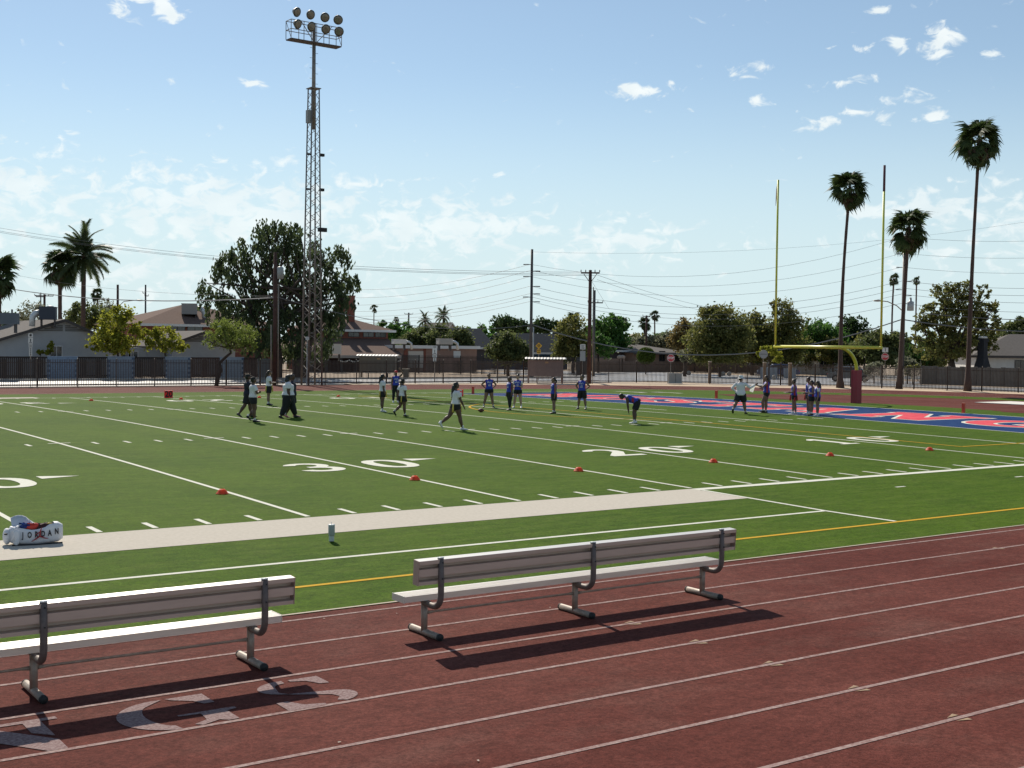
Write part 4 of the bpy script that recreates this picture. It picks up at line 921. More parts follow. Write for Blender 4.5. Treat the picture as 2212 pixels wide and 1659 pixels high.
for u, D in ((1533, 112), (1651, 108.5), (1706, 107)):
    p = gat(u, D); t = thing('gate_pier', {1533: 'square brown gate pier in the fence line, leftmost of three', 1651: 'square brown gate pier behind the player taking the sheet', 1706: 'square brown gate pier, rightmost of three, left of the leaning palm'}[u], 'gate pier', p, R(-30), 'square gate piers in the fence')
    s = MB(); s.box(-.11, .11, -.11, .11, 0, 1.9); s.build('pier', mat('pier_stucco', (.17, .115, .075), .85, var=.15), t)
    s = MB(); s.box(-.14, .14, -.14, .14, 1.901, 1.98); s.build('cap', mat('pier_cap', (.40, .33, .26), .8), t)
a_, b_ = gat(905, 137), gat(1245, 133)
picket_fence('black picket fence in front of the flat-roofed tan building', [(gat(868, 140).x, gat(868, 140).y), (a_.x, a_.y), (gat(1040, 136).x, gat(1040, 136).y), (b_.x, b_.y), (gat(1275, 139).x, gat(1275, 139).y)], 2.0, .14, 2.6, M_fblk, picket=.018)

# ------------------------------------------------------------------ yard wall: block panels and dark slatted panels
def onY(u, v, Y):
    d = at(u, v, 1) - CAM; return CAM + d * ((Y - CAM.y) / d.y)
YW = 84.2
wall = thing('yard_wall', 'long low yard wall of blue block panels alternating with dark slatted panels', 'wall', (onY(100, 800, YW).x, YW, -.06))
wx = wall.location.x
M_blue_b = [mat('blue_block', (.165, .22, .30), .85, var=.1, scale=3), mat('grey_blue_block', (.205, .24, .29), .85, var=.1, scale=3), mat('pale_blue_block', (.27, .30, .34), .85, var=.1, scale=3)]
M_slat = [mat('dark_slat', (.022, .013, .010), .8, var=.3, scale=3), mat('brown_slat', (.055, .026, .018), .8, var=.25, scale=3)]
edges = [(-75, 's0'), (102, 'b0'), (167, 's0'), (232, 'b1'), (290, 's0'), (356, 'b1'), (411, 's1'), (474, 'b2'), (526, 's1'), (556, 'g0'), (583, None)]
blk = MB(); blk.box(-.195, .195, -.09, .09, .0, .19); bmesh_ = {}
slm = {}
for (u0, k_), (u1, _) in zip(edges[:-1], edges[1:]):
    xa, xb = onY(u0, 800, YW).x - wx, onY(u1, 800, YW).x - wx
    if k_[0] == 's':
        for za in (1.72, .22): s = MB(); s.box(xa, xb, -.03, .03, za, za + .12); s.build('slat_rail', M_slat[0], wall)
        if k_ not in slm: s = MB(); s.box(-.062, .062, -.075, -.0305, .08, 1.80); slm[k_] = s.mesh('slat'); slm[k_].materials.append(M_slat[int(k_[1])])
        x = xa + .08
        while x < xb - .06: link('slat', slm[k_], wall, None, (x, 0, random.uniform(-.015, .015))); x += .155
    elif k_[0] == 'b':
        if k_ not in bmesh_: bmesh_[k_] = blk.mesh('block'); bmesh_[k_].materials.append(M_blue_b[int(k_[1])])
        s = MB(); s.box(xa, xb, -.07, .07, 0, 1.80); s.build('mortar_core', mat('mortar_blue', (.07, .10, .15), .9), wall)
        s = MB(); s.box(xa - .02, xb + .02, -.11, .11, 1.803, 1.88); s.build('coping', M_blue_b[int(k_[1])], wall)
        st = MB(); r = 0
        while r < 9:
            x = xa + .2 + (.2 if r % 2 else 0)
            while x < xb - .15:
                j = random.uniform(0, .008); st.box(x - .192, x + .192, -.095 - j, -.0705, r * .2 + .006, r * .2 + .194); x += .4
            r += 1
        st.build('block_courses', M_blue_b[int(k_[1])], wall, kind='stuff')
    else:
        s = MB(); s.box(xa, xb, -.06, .06, 0, 1.75); s.build('panel', mat('wall_grey', (.16, .16, .16), .85), wall)

# ------------------------------------------------------------------ houses
M_shing = mat('grey_shingle', (.125, .112, .102), .95, c2=(.165, .15, .14), scale=6, detail=8, spec=.1)
M_shbr = mat('brown_shingle', (.125, .080, .064), .95, c2=(.165, .11, .09), scale=5, detail=8, spec=.1)
M_shsl = mat('slate_shingle', (.040, .045, .054), .95, c2=(.06, .066, .075), scale=4, detail=8, spec=.06)
M_stg = mat('grey_stucco', (.35, .365, .385), .9, var=.05, scale=2)
M_stw = mat('white_stucco', (.58, .57, .55), .85, var=.06, scale=2)
M_stt = mat('tan_stucco', (.24, .165, .125), .9, var=.08, scale=2)
M_brick = mat('red_brick', (.20, .068, .045), .9, var=.2, scale=6)
M_trim = mat('dark_trim', (.055, .05, .05), .7); M_trimw = mat('pale_trim', (.60, .60, .58), .7)
M_glass = mat('dark_window', (.02, .022, .026), .1, spec=.8)
def window(par, x0, x1, z0, z1, y, mfr=None):
    fr = MB(); w = .07
    fr.box(x0, x1, y - .05, y - .002, z0, z0 + w); fr.box(x0, x1, y - .05, y - .002, z1 - w, z1); fr.box(x0, x0 + w, y - .05, y - .002, z0 + w, z1 - w); fr.box(x1 - w, x1, y - .05, y - .002, z0 + w, z1 - w)
    xm = (x0 + x1) / 2; fr.box(xm - .025, xm + .025, y - .045, y - .003, z0 + w, z1 - w)
    f = fr.build('window', mfr or M_trimw, par); g = MB(); g.box(x0 + w, x1 - w, y - .025, y - .001, z0 + w, z1 - w); g.build('pane', M_glass, f)
    return f
def gable_house(name, label, x0, x1, y0, depth, zw, zr, mw, mr, mt, ov=.5, xr=None, z0=-.1, gablevent=False, cat='house'):
    "gable end faces -y; ridge runs along y"
    t = thing(name, label, cat, ((x0 + x1) / 2, y0, z0)); hw = (x1 - x0) / 2; xr = 0 if xr is None else xr - t.location.x; zw -= z0; zr -= z0
    s = MB(); M = Matrix.Rotation(R(90), 4, 'X'); M = Matrix.Translation((0, depth, 0)) @ M
    s.prism([(-hw, 0), (hw, 0), (hw, zw), (xr, zr - .05), (-hw, zw)], depth, M); s.build('wall', mw, t)
    sl = (zr - zw) / (hw + xr); sr = (zr - zw) / (hw - xr)
    r = MB(); th = .12
    for (xa, xb, za, zb) in ((-hw - ov, xr, zw - sl * ov, zr), (hw + ov, xr, zw - sr * ov, zr)):
        r.quad((xa, -ov, za), (xb, -ov, zb), (xb, depth + ov, zb), (xa, depth + ov, za)); r.quad((xa, -ov, za + th), (xa, depth + ov, za + th), (xb, depth + ov, zb + th), (xb, -ov, zb + th))
        r.quad((xa, depth + ov, za), (xb, depth + ov, zb), (xb, depth + ov, zb + th), (xa, depth + ov, za + th)); r.quad((xa, -ov, za), (xa, depth + ov, za), (xa, depth + ov, za + th), (xa, -ov, za + th))
    rf = r.build('roof', mr, t)
    f = MB()
    for (xa, xb, za, zb) in ((-hw - ov, xr, zw - sl * ov, zr), (hw + ov, xr, zw - sr * ov, zr)):
        f.quad((xa, -ov - .03, za - .12), (xb, -ov - .03, zb - .12), (xb, -ov - .03, zb + th + .01), (xa, -ov - .03, za + th + .01)); f.quad((xa, -ov - .002, za - .12), (xa, -ov - .002, za + th), (xb, -ov - .002, zb + th), (xb, -ov - .002, zb - .12))
        f.quad((xa, -ov - .03, za - .12), (xa, -ov - .002, za - .12), (xb, -ov - .002, zb - .12), (xb, -ov - .03, zb - .12))
    f.build('barge_board', mt, rf)
    if gablevent:
        zc = zr - .45
        for k_ in range(4):
            for xa, xb in ((xr - (.55 + .55 * k_), xr - .1), (xr + .1, xr + (.55 + .55 * k_))): v = MB(); v.box(xa, xb, -.03, -.003, zc - .08 - .14 * k_, zc - .14 * k_ + .02); v.build('vent_slat', mat('vent_slats', (.13, .13, .13), .8), t)
    return t
def swamp(label, u, v, D, w, h, m, duct=0, group='rooftop coolers'):
    p = at(u, v, D); t = thing('rooftop_cooler', label, 'rooftop cooler', p, R(-20), group)
    s = MB(); s.box(-w / 2, w / 2, -w / 2, w / 2, .1, h); s.build('cabinet', m, t)
    s = MB(); s.box(-w / 2 - .03, w / 2 + .03, -w / 2 - .03, w / 2 + .03, h + .001, h + .05); s.build('lid', m, t)
    for sx_ in (-1, 1): s = MB(); s.box(sx_ * w * .4 - .04, sx_ * w * .4 + .04, -w * .4, w * .4, -.6, .099); s.build('stand', M_trim, t)
    for k_ in range(5): s = MB(); s.box(-w * .4, w * .4, -w / 2 - .02, -w / 2 - .002, .2 + k_ * (h - .3) / 5, .26 + k_ * (h - .3) / 5); s.build('louvre', m, t)
    if duct:
        s = MB(); s.tube([(duct * w * .5, 0, h * .62), (duct * w * .75, 0, h * .56), (duct * w * .93, 0, h * .3), (duct * w * .97, 0, -.5)], .22 * h, 12); s.build('duct', mat('duct_metal', (.52, .56, .58), .5, metal=.3), t, True)
    return t
Y1 = 92.0; pk = onY(138, 692, Y1); le = onY(0, 735, Y1); re = onY(262, 735, Y1)
zl = le.z - (le.x - onY(-40, 747, Y1).x) * (pk.z - le.z) / (pk.x - le.x)
h1 = gable_house('grey_house', 'grey stucco house with wide gable end at the left, behind the yard wall', onY(-40, 747, Y1).x, re.x, Y1, 15, zl + .1, pk.z, M_stg, M_shing, M_trim, xr=pk.x, gablevent=True)
wp = onY(122, 758, Y1); window(h1, wp.x - h1.location.x - .5, wp.x - h1.location.x + .5, wp.z + .1 - .55, wp.z + .1 + .45, 0)
s = MB(); s.box(-11.5, -6.6, 4, 13, 2.6, 4.35); s.build('side_roof', M_shing, h1)
swamp('dark blue rooftop cooler with pale curved duct on the grey gable house', 104, 693, 108, 1.35, 1.15, mat('cooler_navy', (.028, .038, .06), .6), -1)
swamp('big slate-blue rooftop cooler at the left edge of the photo', 12, 703, 101, 1.9, .95, mat('cooler_slate', (.085, .105, .13), .6))
Y2 = 95.0; pk = onY(443, 717, Y2); a0 = onY(372, 742, Y2); a1 = onY(508, 742, Y2)
h2 = gable_house('grey_house', 'smaller grey gabled house with pale garage door, behind the young trees', a0.x, a1.x, Y2, 11, a0.z, pk.z, M_stg, M_shing, M_trim, gablevent=True)
s = MB(); g0, g1 = onY(318, 745, Y2 + 2).x - h2.location.x, a0.x - h2.location.x - .02
s.box(g0, g1, 2, 10, 0, 2.75); s.build('garage_wall', mat('pale_stucco', (.36, .37, .37), .9), h2)
s = MB(); s.quad((g0 - .4, 1.5, 2.752), (g1, 1.5, 2.752), (g1, 6, 4.1), (g0 + 2.2, 6, 4.1)); s.quad((g0 - .4, 1.5, 2.755), (g0 + 2.2, 6, 4.1), (g0 - .4, 10, 2.755)); s.build('garage_roof', M_shing, h2)
for k_ in range(4): s = MB(); s.box(g0 + 1.6, g1 - .2, 1.96, 1.998, .05 + k_ * .53, .55 + k_ * .53); s.build('garage_door_panel', mat('garage_white', (.42, .42, .40), .7), h2)
for uu in (272, 287): q = onY(uu, 757, Y2 + 2); window(h2, q.x - h2.location.x - .5, q.x - h2.location.x + .5, 1.55, 2.3, 1.99)
s = MB(); s.box(g0 - 4.5, g0 - .02, 2.0, 9, 0, 2.6); s.build('side_wall', mat('pale_stucco', (.36, .37, .37), .9), h2)
def hip_house(name, label, x0, x1, y0, y1, zb, ze, zr, mw, mr, inset=None, ov=.7, fascia=None, cat='house'):
    t = thing(name, label, cat, ((x0 + x1) / 2, y0, -.1)); hw = (x1 - x0) / 2; dp = y1 - y0; zb += .1; ze += .1; zr += .1
    if mw: s = MB(); s.box(-hw, hw, 0, dp, zb, ze); s.build('wall', mw, t)
    ins = inset if inset is not None else min(hw, dp / 2)
    r = MB(); A = [(-hw - ov, -ov, ze), (hw + ov, -ov, ze), (hw + ov, dp + ov, ze), (-hw - ov, dp + ov, ze)]; B = [(-hw + ins - ov, dp / 2, zr), (hw - ins + ov, dp / 2, zr)]
    r.quad(A[0], A[1], B[1], B[0]); r.quad(A[2], A[3], B[0], B[1]); r.quad(A[1], A[2], B[1]); r.quad(A[3], A[0], B[0]); r.quad(*[(x, y, z - .02) for x, y, z in A][::-1]); rf = r.build('roof', mr, t)
    f = MB(); f.box(-hw - ov - .03, hw + ov + .03, -ov - .05, -ov - .005, ze - .24, ze + .03); f.box(hw + ov + .005, hw + ov + .04, -ov, dp + ov, ze - .24, ze + .03); f.build('fascia', fascia or M_trimw, rf)
    return t, hw
Y3 = 113.0; a0, a1 = onY(303, 697, Y3), onY(600, 697, Y3)
h3, hw = hip_house('brick_house', 'two-storey brick house with brown hipped roof behind the grey houses', a0.x, a1.x, Y3, Y3 + 14, -.1, a0.z - .1, a0.z + 2.3, M_brick, M_shbr, inset=8)
for uu in (383, 421): q = onY(uu, 708, Y3); window(h3, q.x - h3.location.x - .9, q.x - h3.location.x + .9, a0.z - 1.35, a0.z - .2, 0, M_trim)
swamp('large grey rooftop cooler with round duct on the brown hipped roof', 409, 681, 140, 1.7, 1.25, mat('cooler_grey', (.27, .26, .25), .6), 1)
Y4 = 114.0; a0, a1 = onY(690, 712, Y4), onY(838, 712, Y4)
h4, hw = hip_house('brick_house', 'brick house with two tall chimneys and tiered brown roof', a0.x, a1.x, Y4, Y4 + 9, -.1, onY(790, 713, Y4).z, onY(779, 684, Y4).z, M_brick, M_shbr, inset=4.2)
ze_ = onY(790, 713, Y4).z
for uu in (728, 764, 796, 822): q = onY(uu, 720, Y4); window(h4, q.x - h4.location.x - .75, q.x - h4.location.x + .75, ze_ - .75, ze_ - .15, 0, M_trim)
s = MB(); zt_ = ze_ - .9; zl_ = onY(800, 768, Y4 - 7).z + .1; e0 = onY(668, 768, Y4 - 7).x - h4.location.x; e1 = onY(870, 768, Y4 - 7).x - h4.location.x
s.quad((e0, -7, zl_), (e1, -7, zl_), (hw + .05, -.01, zt_), (-hw - .05, -.01, zt_)); s.quad((e1, -7, zl_), (e1, 9, zl_), (hw + .05, 9, zt_), (hw + .05, -.01, zt_)); s.quad((e0, 9, zl_), (e0, -7, zl_), (-hw - .05, -.01, zt_), (-hw - .05, 9, zt_)); lr = s.build('porch_roof', M_shbr, h4)
s = MB(); s.box(e0, e1, -7.05, -7.005, zl_ - .3, zl_ + .02); s.build('fascia', mat('grey_fascia', (.24, .23, .22), .7), lr)
for k_ in range(7): xx = e0 + .4 + (e1 - e0 - .8) * k_ / 6; s = MB(); s.box(xx - .1, xx + .1, -6.8, -6.6, 0, zl_ - .301); s.build('porch_post', M_trim, h4)
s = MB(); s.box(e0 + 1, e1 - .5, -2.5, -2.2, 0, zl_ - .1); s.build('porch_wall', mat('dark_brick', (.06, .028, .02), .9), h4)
for uu, nm in ((736.5, 'left'), (757.5, 'right')):
    q = onY(uu, 641, Y4 + 3); s = MB(); x = q.x - h4.location.x; s.box(x - .38, x + .38, 2.6, 3.4, ze_, q.z + .1); s.box(x - .43, x + .43, 2.55, 3.45, q.z + .101, q.z + .25); s.build('chimney', M_brick, h4)
swamp('pale box cooler on the porch roof beside the eucalyptus', 721, 767, 139, 1.5, 1.2, mat('cooler_pale', (.42, .42, .40), .6))
t = thing('string_lights', 'string of white bulbs along the eave of the porch', 'string lights', (h4.location.x, Y4 - 7.3, -.1))
wm = MB(); bm_ = MB(); bm_.ball((0, 0, 0), .085, 8, 5); bme = bm_.mesh('bulb'); bme.materials.append(mat('white_bulb', (.85, .83, .75), .3)); pp = []
for k_ in range(37):
    x = e0 + 3.5 + (e1 - e0 - 4) * k_ / 36; z = zl_ - .55 - .16 * abs(math.sin(k_ * math.pi / 6)) ; pp.append((x, 0, z + .09)); link('bulb', bme, t, None, (x, 0, z))
wm.tube(pp, .02, 4); wm.build('cord', M_rub, t)
# flat-roofed shop
Y5 = 109.0; f0, f1 = onY(856, 760, Y5).x, onY(1030, 760, Y5).x; zt_ = onY(950, 747, Y5).z
sh = thing('flat_building', 'low flat-roofed tan building with white fascia and a pale shutter', 'building', (f0, Y5, -.1)); wd_ = f1 - f0
s = MB(); s.box(0, wd_, 0, 10, 0, zt_ - .25); s.build('wall', mat('pink_stucco', (.26, .165, .13), .9, var=.07, scale=2), sh)
s = MB(); s.box(-.4, wd_ + .25, -.4, 10.3, zt_ - .249, zt_ + .12); s.build('roof_slab', mat('white_fascia', (.62, .62, .60), .7), sh)
sx0 = onY(882, 760, Y5).x - f0; sx1 = onY(914, 760, Y5).x - f0
for k_ in range(9): s = MB(); s.box(sx0, sx1, -.05, -.003, .45 + k_ * .22, .655 + k_ * .22); s.build('shutter_slat', mat('shutter_cream', (.56, .51, .45), .7), sh)
for uu, w_ in ((876, .5), (917, .35)): q = onY(uu, 760, Y5).x - f0; s = MB(); s.box(q - w_ / 2, q + w_ / 2, -.06, -.002, 0, zt_ - .26); s.build('brick_pier', M_brick, sh)
q = onY(987, 757, Y5).x - f0; s = MB(); s.box(q - .5, q + .5, -.05, -.003, zt_ - 1.35, zt_ - .5); s.build('wall_panel', M_trimw, sh)
swamp('long white rooftop air handler above the shutter of the flat building', 862, 745, 142, 1.5, .6, mat('cooler_white', (.58, .58, .56), .6), 1)
swamp('cream rooftop cooler with dark face and curved duct on the flat building', 960, 746, 141, 1.6, .72, mat('cooler_cream', (.42, .41, .38), .6), 1)
# far houses with dark roofs
def far_gable(label, u0, u1, vr, ve, D, mw, mr, base=790):
    Y = gat((u0 + u1) / 2, D).y; a, b = onY(u0, ve, Y), onY(u1, ve, Y); zr = onY((u0 + u1) / 2, vr, Y).z; ze = onY((u0 + u1) / 2, ve, Y).z
    t = thing('house', label, 'house', ((a.x + b.x) / 2, Y, -.1)); hw = (b.x - a.x) / 2
    s = MB(); s.box(-hw + .5, hw - .5, .8, 8, 0, ze + .1); s.build('wall', mw, t)
    s = MB(); s.prism([(0, ze), (8.8, ze), (4.4, zr)], 2 * hw, Matrix(((0, 0, 1, -hw), (1, 0, 0, 0), (0, 1, 0, .12), (0, 0, 0, 1)))); s.build('roof', mr, t)
    s = MB(); s.box(-hw, hw, -.04, -.003, ze - .1, ze + .14); s.build('fascia', M_trimw, t)
    return t, hw, ze
t, hw, ze = far_gable('distant house with slate roof left of the olive tree', 1010, 1075, 709, 751, 168, mat('dark_wall', (.08, .07, .07), .9), M_shsl); window(t, -2, -.5, ze - 1.6, ze - .5, .8)
t, hw, ze = far_gable('distant blue house with long slate roof behind the thin steel pole', 1108, 1240, 720, 762, 172, mat('blue_wall', (.028, .07, .12), .9), M_shsl)
s = MB()
for k_ in range(22): x = -hw + .6 + (2 * hw - 1.2) * k_ / 21; s.box(x - .2, x + .1, -.06, -.045, ze - .3, ze - .1)
s.build('scalloped_trim', mat('blue_trim', (.02, .05, .085), .9), t, kind='stuff'); window(t, -3, -1, ze - 2, ze - .8, .8)
t = gable_house('house', 'distant grey-roofed gable house among the olive trees left of the slate roof', onY(957, 715, 150).x, onY(993, 715, 150).x, 150, 8, onY(975, 722, 150).z, onY(985, 698, 150).z, mat('cream_wall', (.45, .42, .37), .9), M_shing, M_trimw, ov=.3)
window(t, -.6, .6, 3.2, 4.4, 0, M_trim)
# tan corner property
Y6 = 104.5
t = thing('garden_wall', 'tan stucco garden wall with shaped gate pillars at the corner', 'wall', (onY(1281, 800, Y6).x, Y6, -.1)); x0 = t.location.x
def seg(u0, u1, h, nm, y=0, d=.22): s = MB(); s.box(onY(u0, 800, Y6).x - x0, onY(u1, 800, Y6).x - x0, y - d / 2, y + d / 2, 0, h); return s.build(nm, M_stt, t)
seg(1281, 1336, 1.72, 'panel'); seg(1347, 1372, 1.35, 'panel')
for u0, u1 in ((1336.3, 1340), (1343, 1346.8)):
    p_ = seg(u0, u1, 1.85, 'pillar', 0, .5); s = MB(); xm = (onY(u0, 800, Y6).x + onY(u1, 800, Y6).x) / 2 - x0; s.ball((xm, 0, 1.9), (.36, .3, .28), 10, 6); s.build('pillar_cap', mat('cream_cap', (.42, .33, .26), .85), p_, True)
for k_ in range(6): x = onY(1340.3 + k_ * .5, 800, Y6).x - x0; s = MB(); s.box(x - .02, x + .02, -.03, .03, .1, 1.6); s.build('gate_bar', M_fblk, t)
Y7 = 106.0
t, hw = hip_house('house', 'single-storey tan house with grey roof behind the stop sign', onY(1370, 770, Y7).x, onY(1487, 770, Y7).x, Y7, Y7 + 12, -.1, onY(1430, 762, Y7).z, onY(1430, 744, Y7).z, M_stt, M_shing, inset=5, fascia=M_trim)
for uu in (1403, 1430, 1464): q = onY(uu, 775, Y7); window(t, q.x - t.location.x - .55, q.x - t.location.x + .55, 1.35, 2.75, 0, M_trim)
t, hw, ze = far_gable('low dark carport roof with pale edges left of the round bush', 1318, 1372, 750, 757, 165, mat('dark_wall', (.08, .07, .07), .9), M_shsl)
Y8 = 101.0
t = gable_house('house', 'brown house with wide dark window under the big olive trees', onY(1572, 770, Y8).x, onY(1650, 770, Y8).x, Y8, 10, onY(1610, 766, Y8).z, onY(1610, 747, Y8).z, mat('brown_stucco', (.17, .11, .075), .9), M_shing, M_trimw, ov=.5); window(t, -.4, 2.6, .9, 2.4, 0, M_trim)
Y9 = 88.0
t = gable_house('house', 'white gabled house partly hidden behind the crossbar and leaning palm', onY(1772, 775, Y9).x, onY(1838, 775, Y9).x, Y9, 10, onY(1806, 768, Y9).z, onY(1806, 752, Y9).z, mat('offwhite_wall', (.40, .41, .40), .85), M_shing, M_trimw, ov=.5); window(t, -3.2, -1.5, .8, 2.2, 0, M_trimw); window(t, .5, 1.8, .8, 2.2, 0, M_trim)
p0 = gat(2107, 128); t = thing('house', 'white house with grey roof at the right edge of the photo', 'house', p0, R(-42))
s = MB(); s.box(0, 14, 0, 10, 0, 2.75); s.build('wall', M_stw, t)
s = MB(); s.quad((-.6, -.6, 2.7), (14.6, -.6, 2.7), (14.6, 5, 5.0), (4.5, 5, 5.0)); s.quad((-.6, 10.6, 2.7), (-.6, -.6, 2.7), (4.5, 5, 5.0)); s.quad((14.6, 10.6, 2.7), (-.6, 10.6, 2.7), (4.5, 5, 5.0), (14.6, 5, 5.0)); s.quad((-.6, -.6, 2.69), (-.6, 10.6, 2.69), (14.6, 10.6, 2.69), (14.6, -.6, 2.69)); rf = s.build('roof', M_shing, t)
s = MB(); s.box(-.62, 14.6, -.66, -.605, 2.5, 2.74); s.build('fascia', M_trim, rf)
window(t, 3.8, 5, 1.3, 2.3, 0, M_trim)
q = gat(2121, 124); t = thing('chimney_stack', 'black flared outdoor chimney with pale cap against the white house', 'chimney', q, R(-40))
s = MB(); s.rings([(Vector((0, 0, z)), w_, .4, Vector((1, 0, 0)), Vector((0, 1, 0))) for z, w_ in ((0, 1.0), (1.3, .9), (1.9, .72), (2.6, .5), (4.05, .48), (4.1, .6), (4.4, .6))], 4); s.build('stack', mat('black_stack', (.012, .014, .02), .8), t)
s = MB(); s.lathe((0, 0, 4.45), [(.45, 0), (.45, .12), (.3, .2)], 10); s.build('cap', M_trimw, t)

# ------------------------------------------------------------------ right boundary wall, shelters, cabinet, barrel
p1, p2 = gat(1992, 117), gat(2260, 109); d_ = (p2 - p1); an = math.atan2(d_.y, d_.x)
t = thing('block_wall', 'tan block wall along the street at the right behind the palms', 'wall', p1, an); Ln = d_.length
nP = 9
for k_ in range(nP): s = MB(); s.box(Ln * k_ / nP + .16, Ln * (k_ + 1) / nP - .16, -.08, .08, 0, 1.66 + (.05 if k_ % 3 == 0 else 0)); s.build('panel', mat('wall_tan_grey', (.155, .135, .115), .9, var=.12, scale=3), t)
for k_ in range(nP + 1): s = MB(); s.box(Ln * k_ / nP - .155, Ln * k_ / nP + .155, -.14, .14, 0, 1.74); s.build('pilaster', mat('wall_tan_dark', (.13, .112, .095), .9, var=.12, scale=3), t)
p1, p2 = gat(1858, 116), gat(1990, 115); d_ = (p2 - p1); t = thing('chain_link_fence', 'chain-link fence with slatted mesh in front of the bushes between the two palms', 'fence', p1, math.atan2(d_.y, d_.x)); Ln = d_.length
for k_ in range(4): s = MB(); s.tube([(Ln * k_ / 3, 0, 0), (Ln * k_ / 3, 0, 1.55)], .035, 6); s.build('post', M_galv, t)
s = MB(); s.tube([(0, 0, 1.5), (Ln, 0, 1.5)], .025, 6); s.build('rail', M_galv, t)
s = MB(); x = 0
while x < Ln:
    s.tube([(x, 0, .05), (min(Ln, x + 1.4), 0, 1.48)], .008, 3, cap=False); s.tube([(min(Ln, x + 1.4), .01, .05), (x, .01, 1.48)], .008, 3, cap=False); x += .11
s.build('mesh', M_galv, t, kind='stuff')
M_shel = [mat('shelter_olive', (.115, .10, .075), .6, c2=(.15, .13, .10), scale=8), mat('shelter_rose', (.19, .125, .105), .6, c2=(.23, .155, .13), scale=8)]
def shelter(label, u0, u1, D, m):
    a, b = gat(u0, D), gat(u1, D); d = b - a; t = thing('bus_shelter', label, 'bus shelter', a, math.atan2(d.y, d.x), 'perforated metal bus shelters'); Lw = d.length
    for x in (.06, Lw - .06):
        for y in (.0, 1.5): s = MB(); s.box(x - .06, x + .06, y - .06, y + .06, 0, 2.0); s.build('post', m, t)
    s = MB(); s.box(.125, Lw - .125, -.02, .02, .62, 1.98); s.build('back_panel', m, t)
    s = MB()
    for k_ in range(1, 4): x = Lw * k_ / 4; s.box(x - .03, x + .03, -.045, -.0205, .62, 1.98)
    s.box(.125, Lw - .125, -.045, -.0205, 1.3, 1.35); s.build('panel_stiffener', m, t)
    for x in (.06, Lw - .06): s = MB(); s.box(x - .02, x + .02, .065, 1.435, .62, 1.98); s.build('side_panel', m, t)
    s = MB(); n = 26
    for k_ in range(n):
        x0_, x1_ = -.25 + (Lw + .5) * k_ / n, -.25 + (Lw + .5) * (k_ + 1) / n; r0 = .03 if k_ % 2 else 0; r1 = 0 if k_ % 2 else .03
        pr = [(-.35 + 2.2 * q / 6, 2.03 + .16 * math.sin(math.pi * (q + .4) / 6.8)) for q in range(7)]
        for (ya, za), (yb, zb) in zip(pr[:-1], pr[1:]): s.quad((x0_, ya, za + r0), (x1_, ya, za + r1), (x1_, yb, zb + r1), (x0_, yb, zb + r0))
    s.build('corrugated_roof', mat('roof_white_metal', (.42, .40, .37), .5), t)
    s = MB(); s.box(.5, Lw - .5, .45, .9, .42, .47)
    for x in (.8, Lw - .8): s.box(x - .04, x + .04, .6, .75, 0, .419)
    s.build('seat', m, t)
    s = MB(); s.box(Lw * .49, Lw * .58, -.06, -.046, 1.72, 1.86); s.build('notice', mat('notice_orange', (.42, .25, .13), .7), t)
    return t
shelter('olive-brown bus shelter with corrugated roof, left of the flat building', 776, 854, 117, M_shel[0])
shelter('rosy-brown bus shelter with corrugated roof, right of the thin steel pole', 1140, 1216, 105, M_shel[1])
q = gat(1457.5, 110); t = thing('utility_cabinet', 'grey utility cabinet standing outside the fence below the stop sign', 'cabinet', q, R(-30))
s = MB(); s.box(-.58, .58, -.3, .3, .06, .92); s.build('cabinet_body', mat('cabinet_grey', (.26, .26, .25), .6, var=.06), t)
s = MB(); s.box(-.63, .63, -.35, .35, 0, .059); s.build('plinth', M_conc, t)
s = MB(); s.box(-.015, .015, -.315, -.301, .08, .9); s.build('door_seam', M_trim, t)
q = gat(877, 118); t = thing('litter_bin', 'square tan litter bin beside the olive-brown shelter', 'litter bin', q, R(-25))
s = MB(); s.box(-.26, .26, -.26, .26, .1, .82); s.build('bin_body', mat('bin_tan', (.16, .14, .11), .8), t); s = MB(); s.box(-.31, .31, -.31, .31, .821, .9); s.build('bin_lid', mat('bin_lid', (.42, .35, .26), .7), t)
s = MB(); s.box(-.2, .2, -.2, .2, 0, .099); s.build('bin_base', M_trim, t)

# ------------------------------------------------------------------ signs
M_signw = mat('sign_white', (.62, .62, .60), .5); M_signy = mat('sign_yellow', (.62, .33, .015), .5); M_signr = mat('sign_red', (.42, .02, .03), .45); M_signb = mat('sign_back', (.30, .31, .32), .5, metal=.5)
def sign_post(t, h, r=.03): s = MB(); s.tube([(0, 0, 0), (0, 0, h)], r, 6); s.build('post', M_galv, t)
def octo(r): return [(r * math.cos(R(22.5 + 45 * k_)), r * math.sin(R(22.5 + 45 * k_))) for k_ in range(8)]
def plate(t, poly, z, m, name='plate', y=-.05, th=.012): s = MB(); s.prism(poly, th, Matrix.Translation((0, y, z)) @ Matrix.Rotation(R(90), 4, 'X')); return s.build(name, m, t)
def rect(w, h): return [(-w / 2, -h / 2), (w / 2, -h / 2), (w / 2, h / 2), (-w / 2, h / 2)]
def lettering(par, txt, size, z, m, y, bold=.01, xs=1): me = textmesh(txt, size, bold, depth=.001, xs=xs); me.transform(Matrix.Translation((0, y, z)) @ Matrix.Rotation(R(90), 4, 'X')); me.materials.append(m); return link('lettering', me, par)
def facecam(p): return -math.atan2(p.x - CAM.x, p.y - CAM.y)
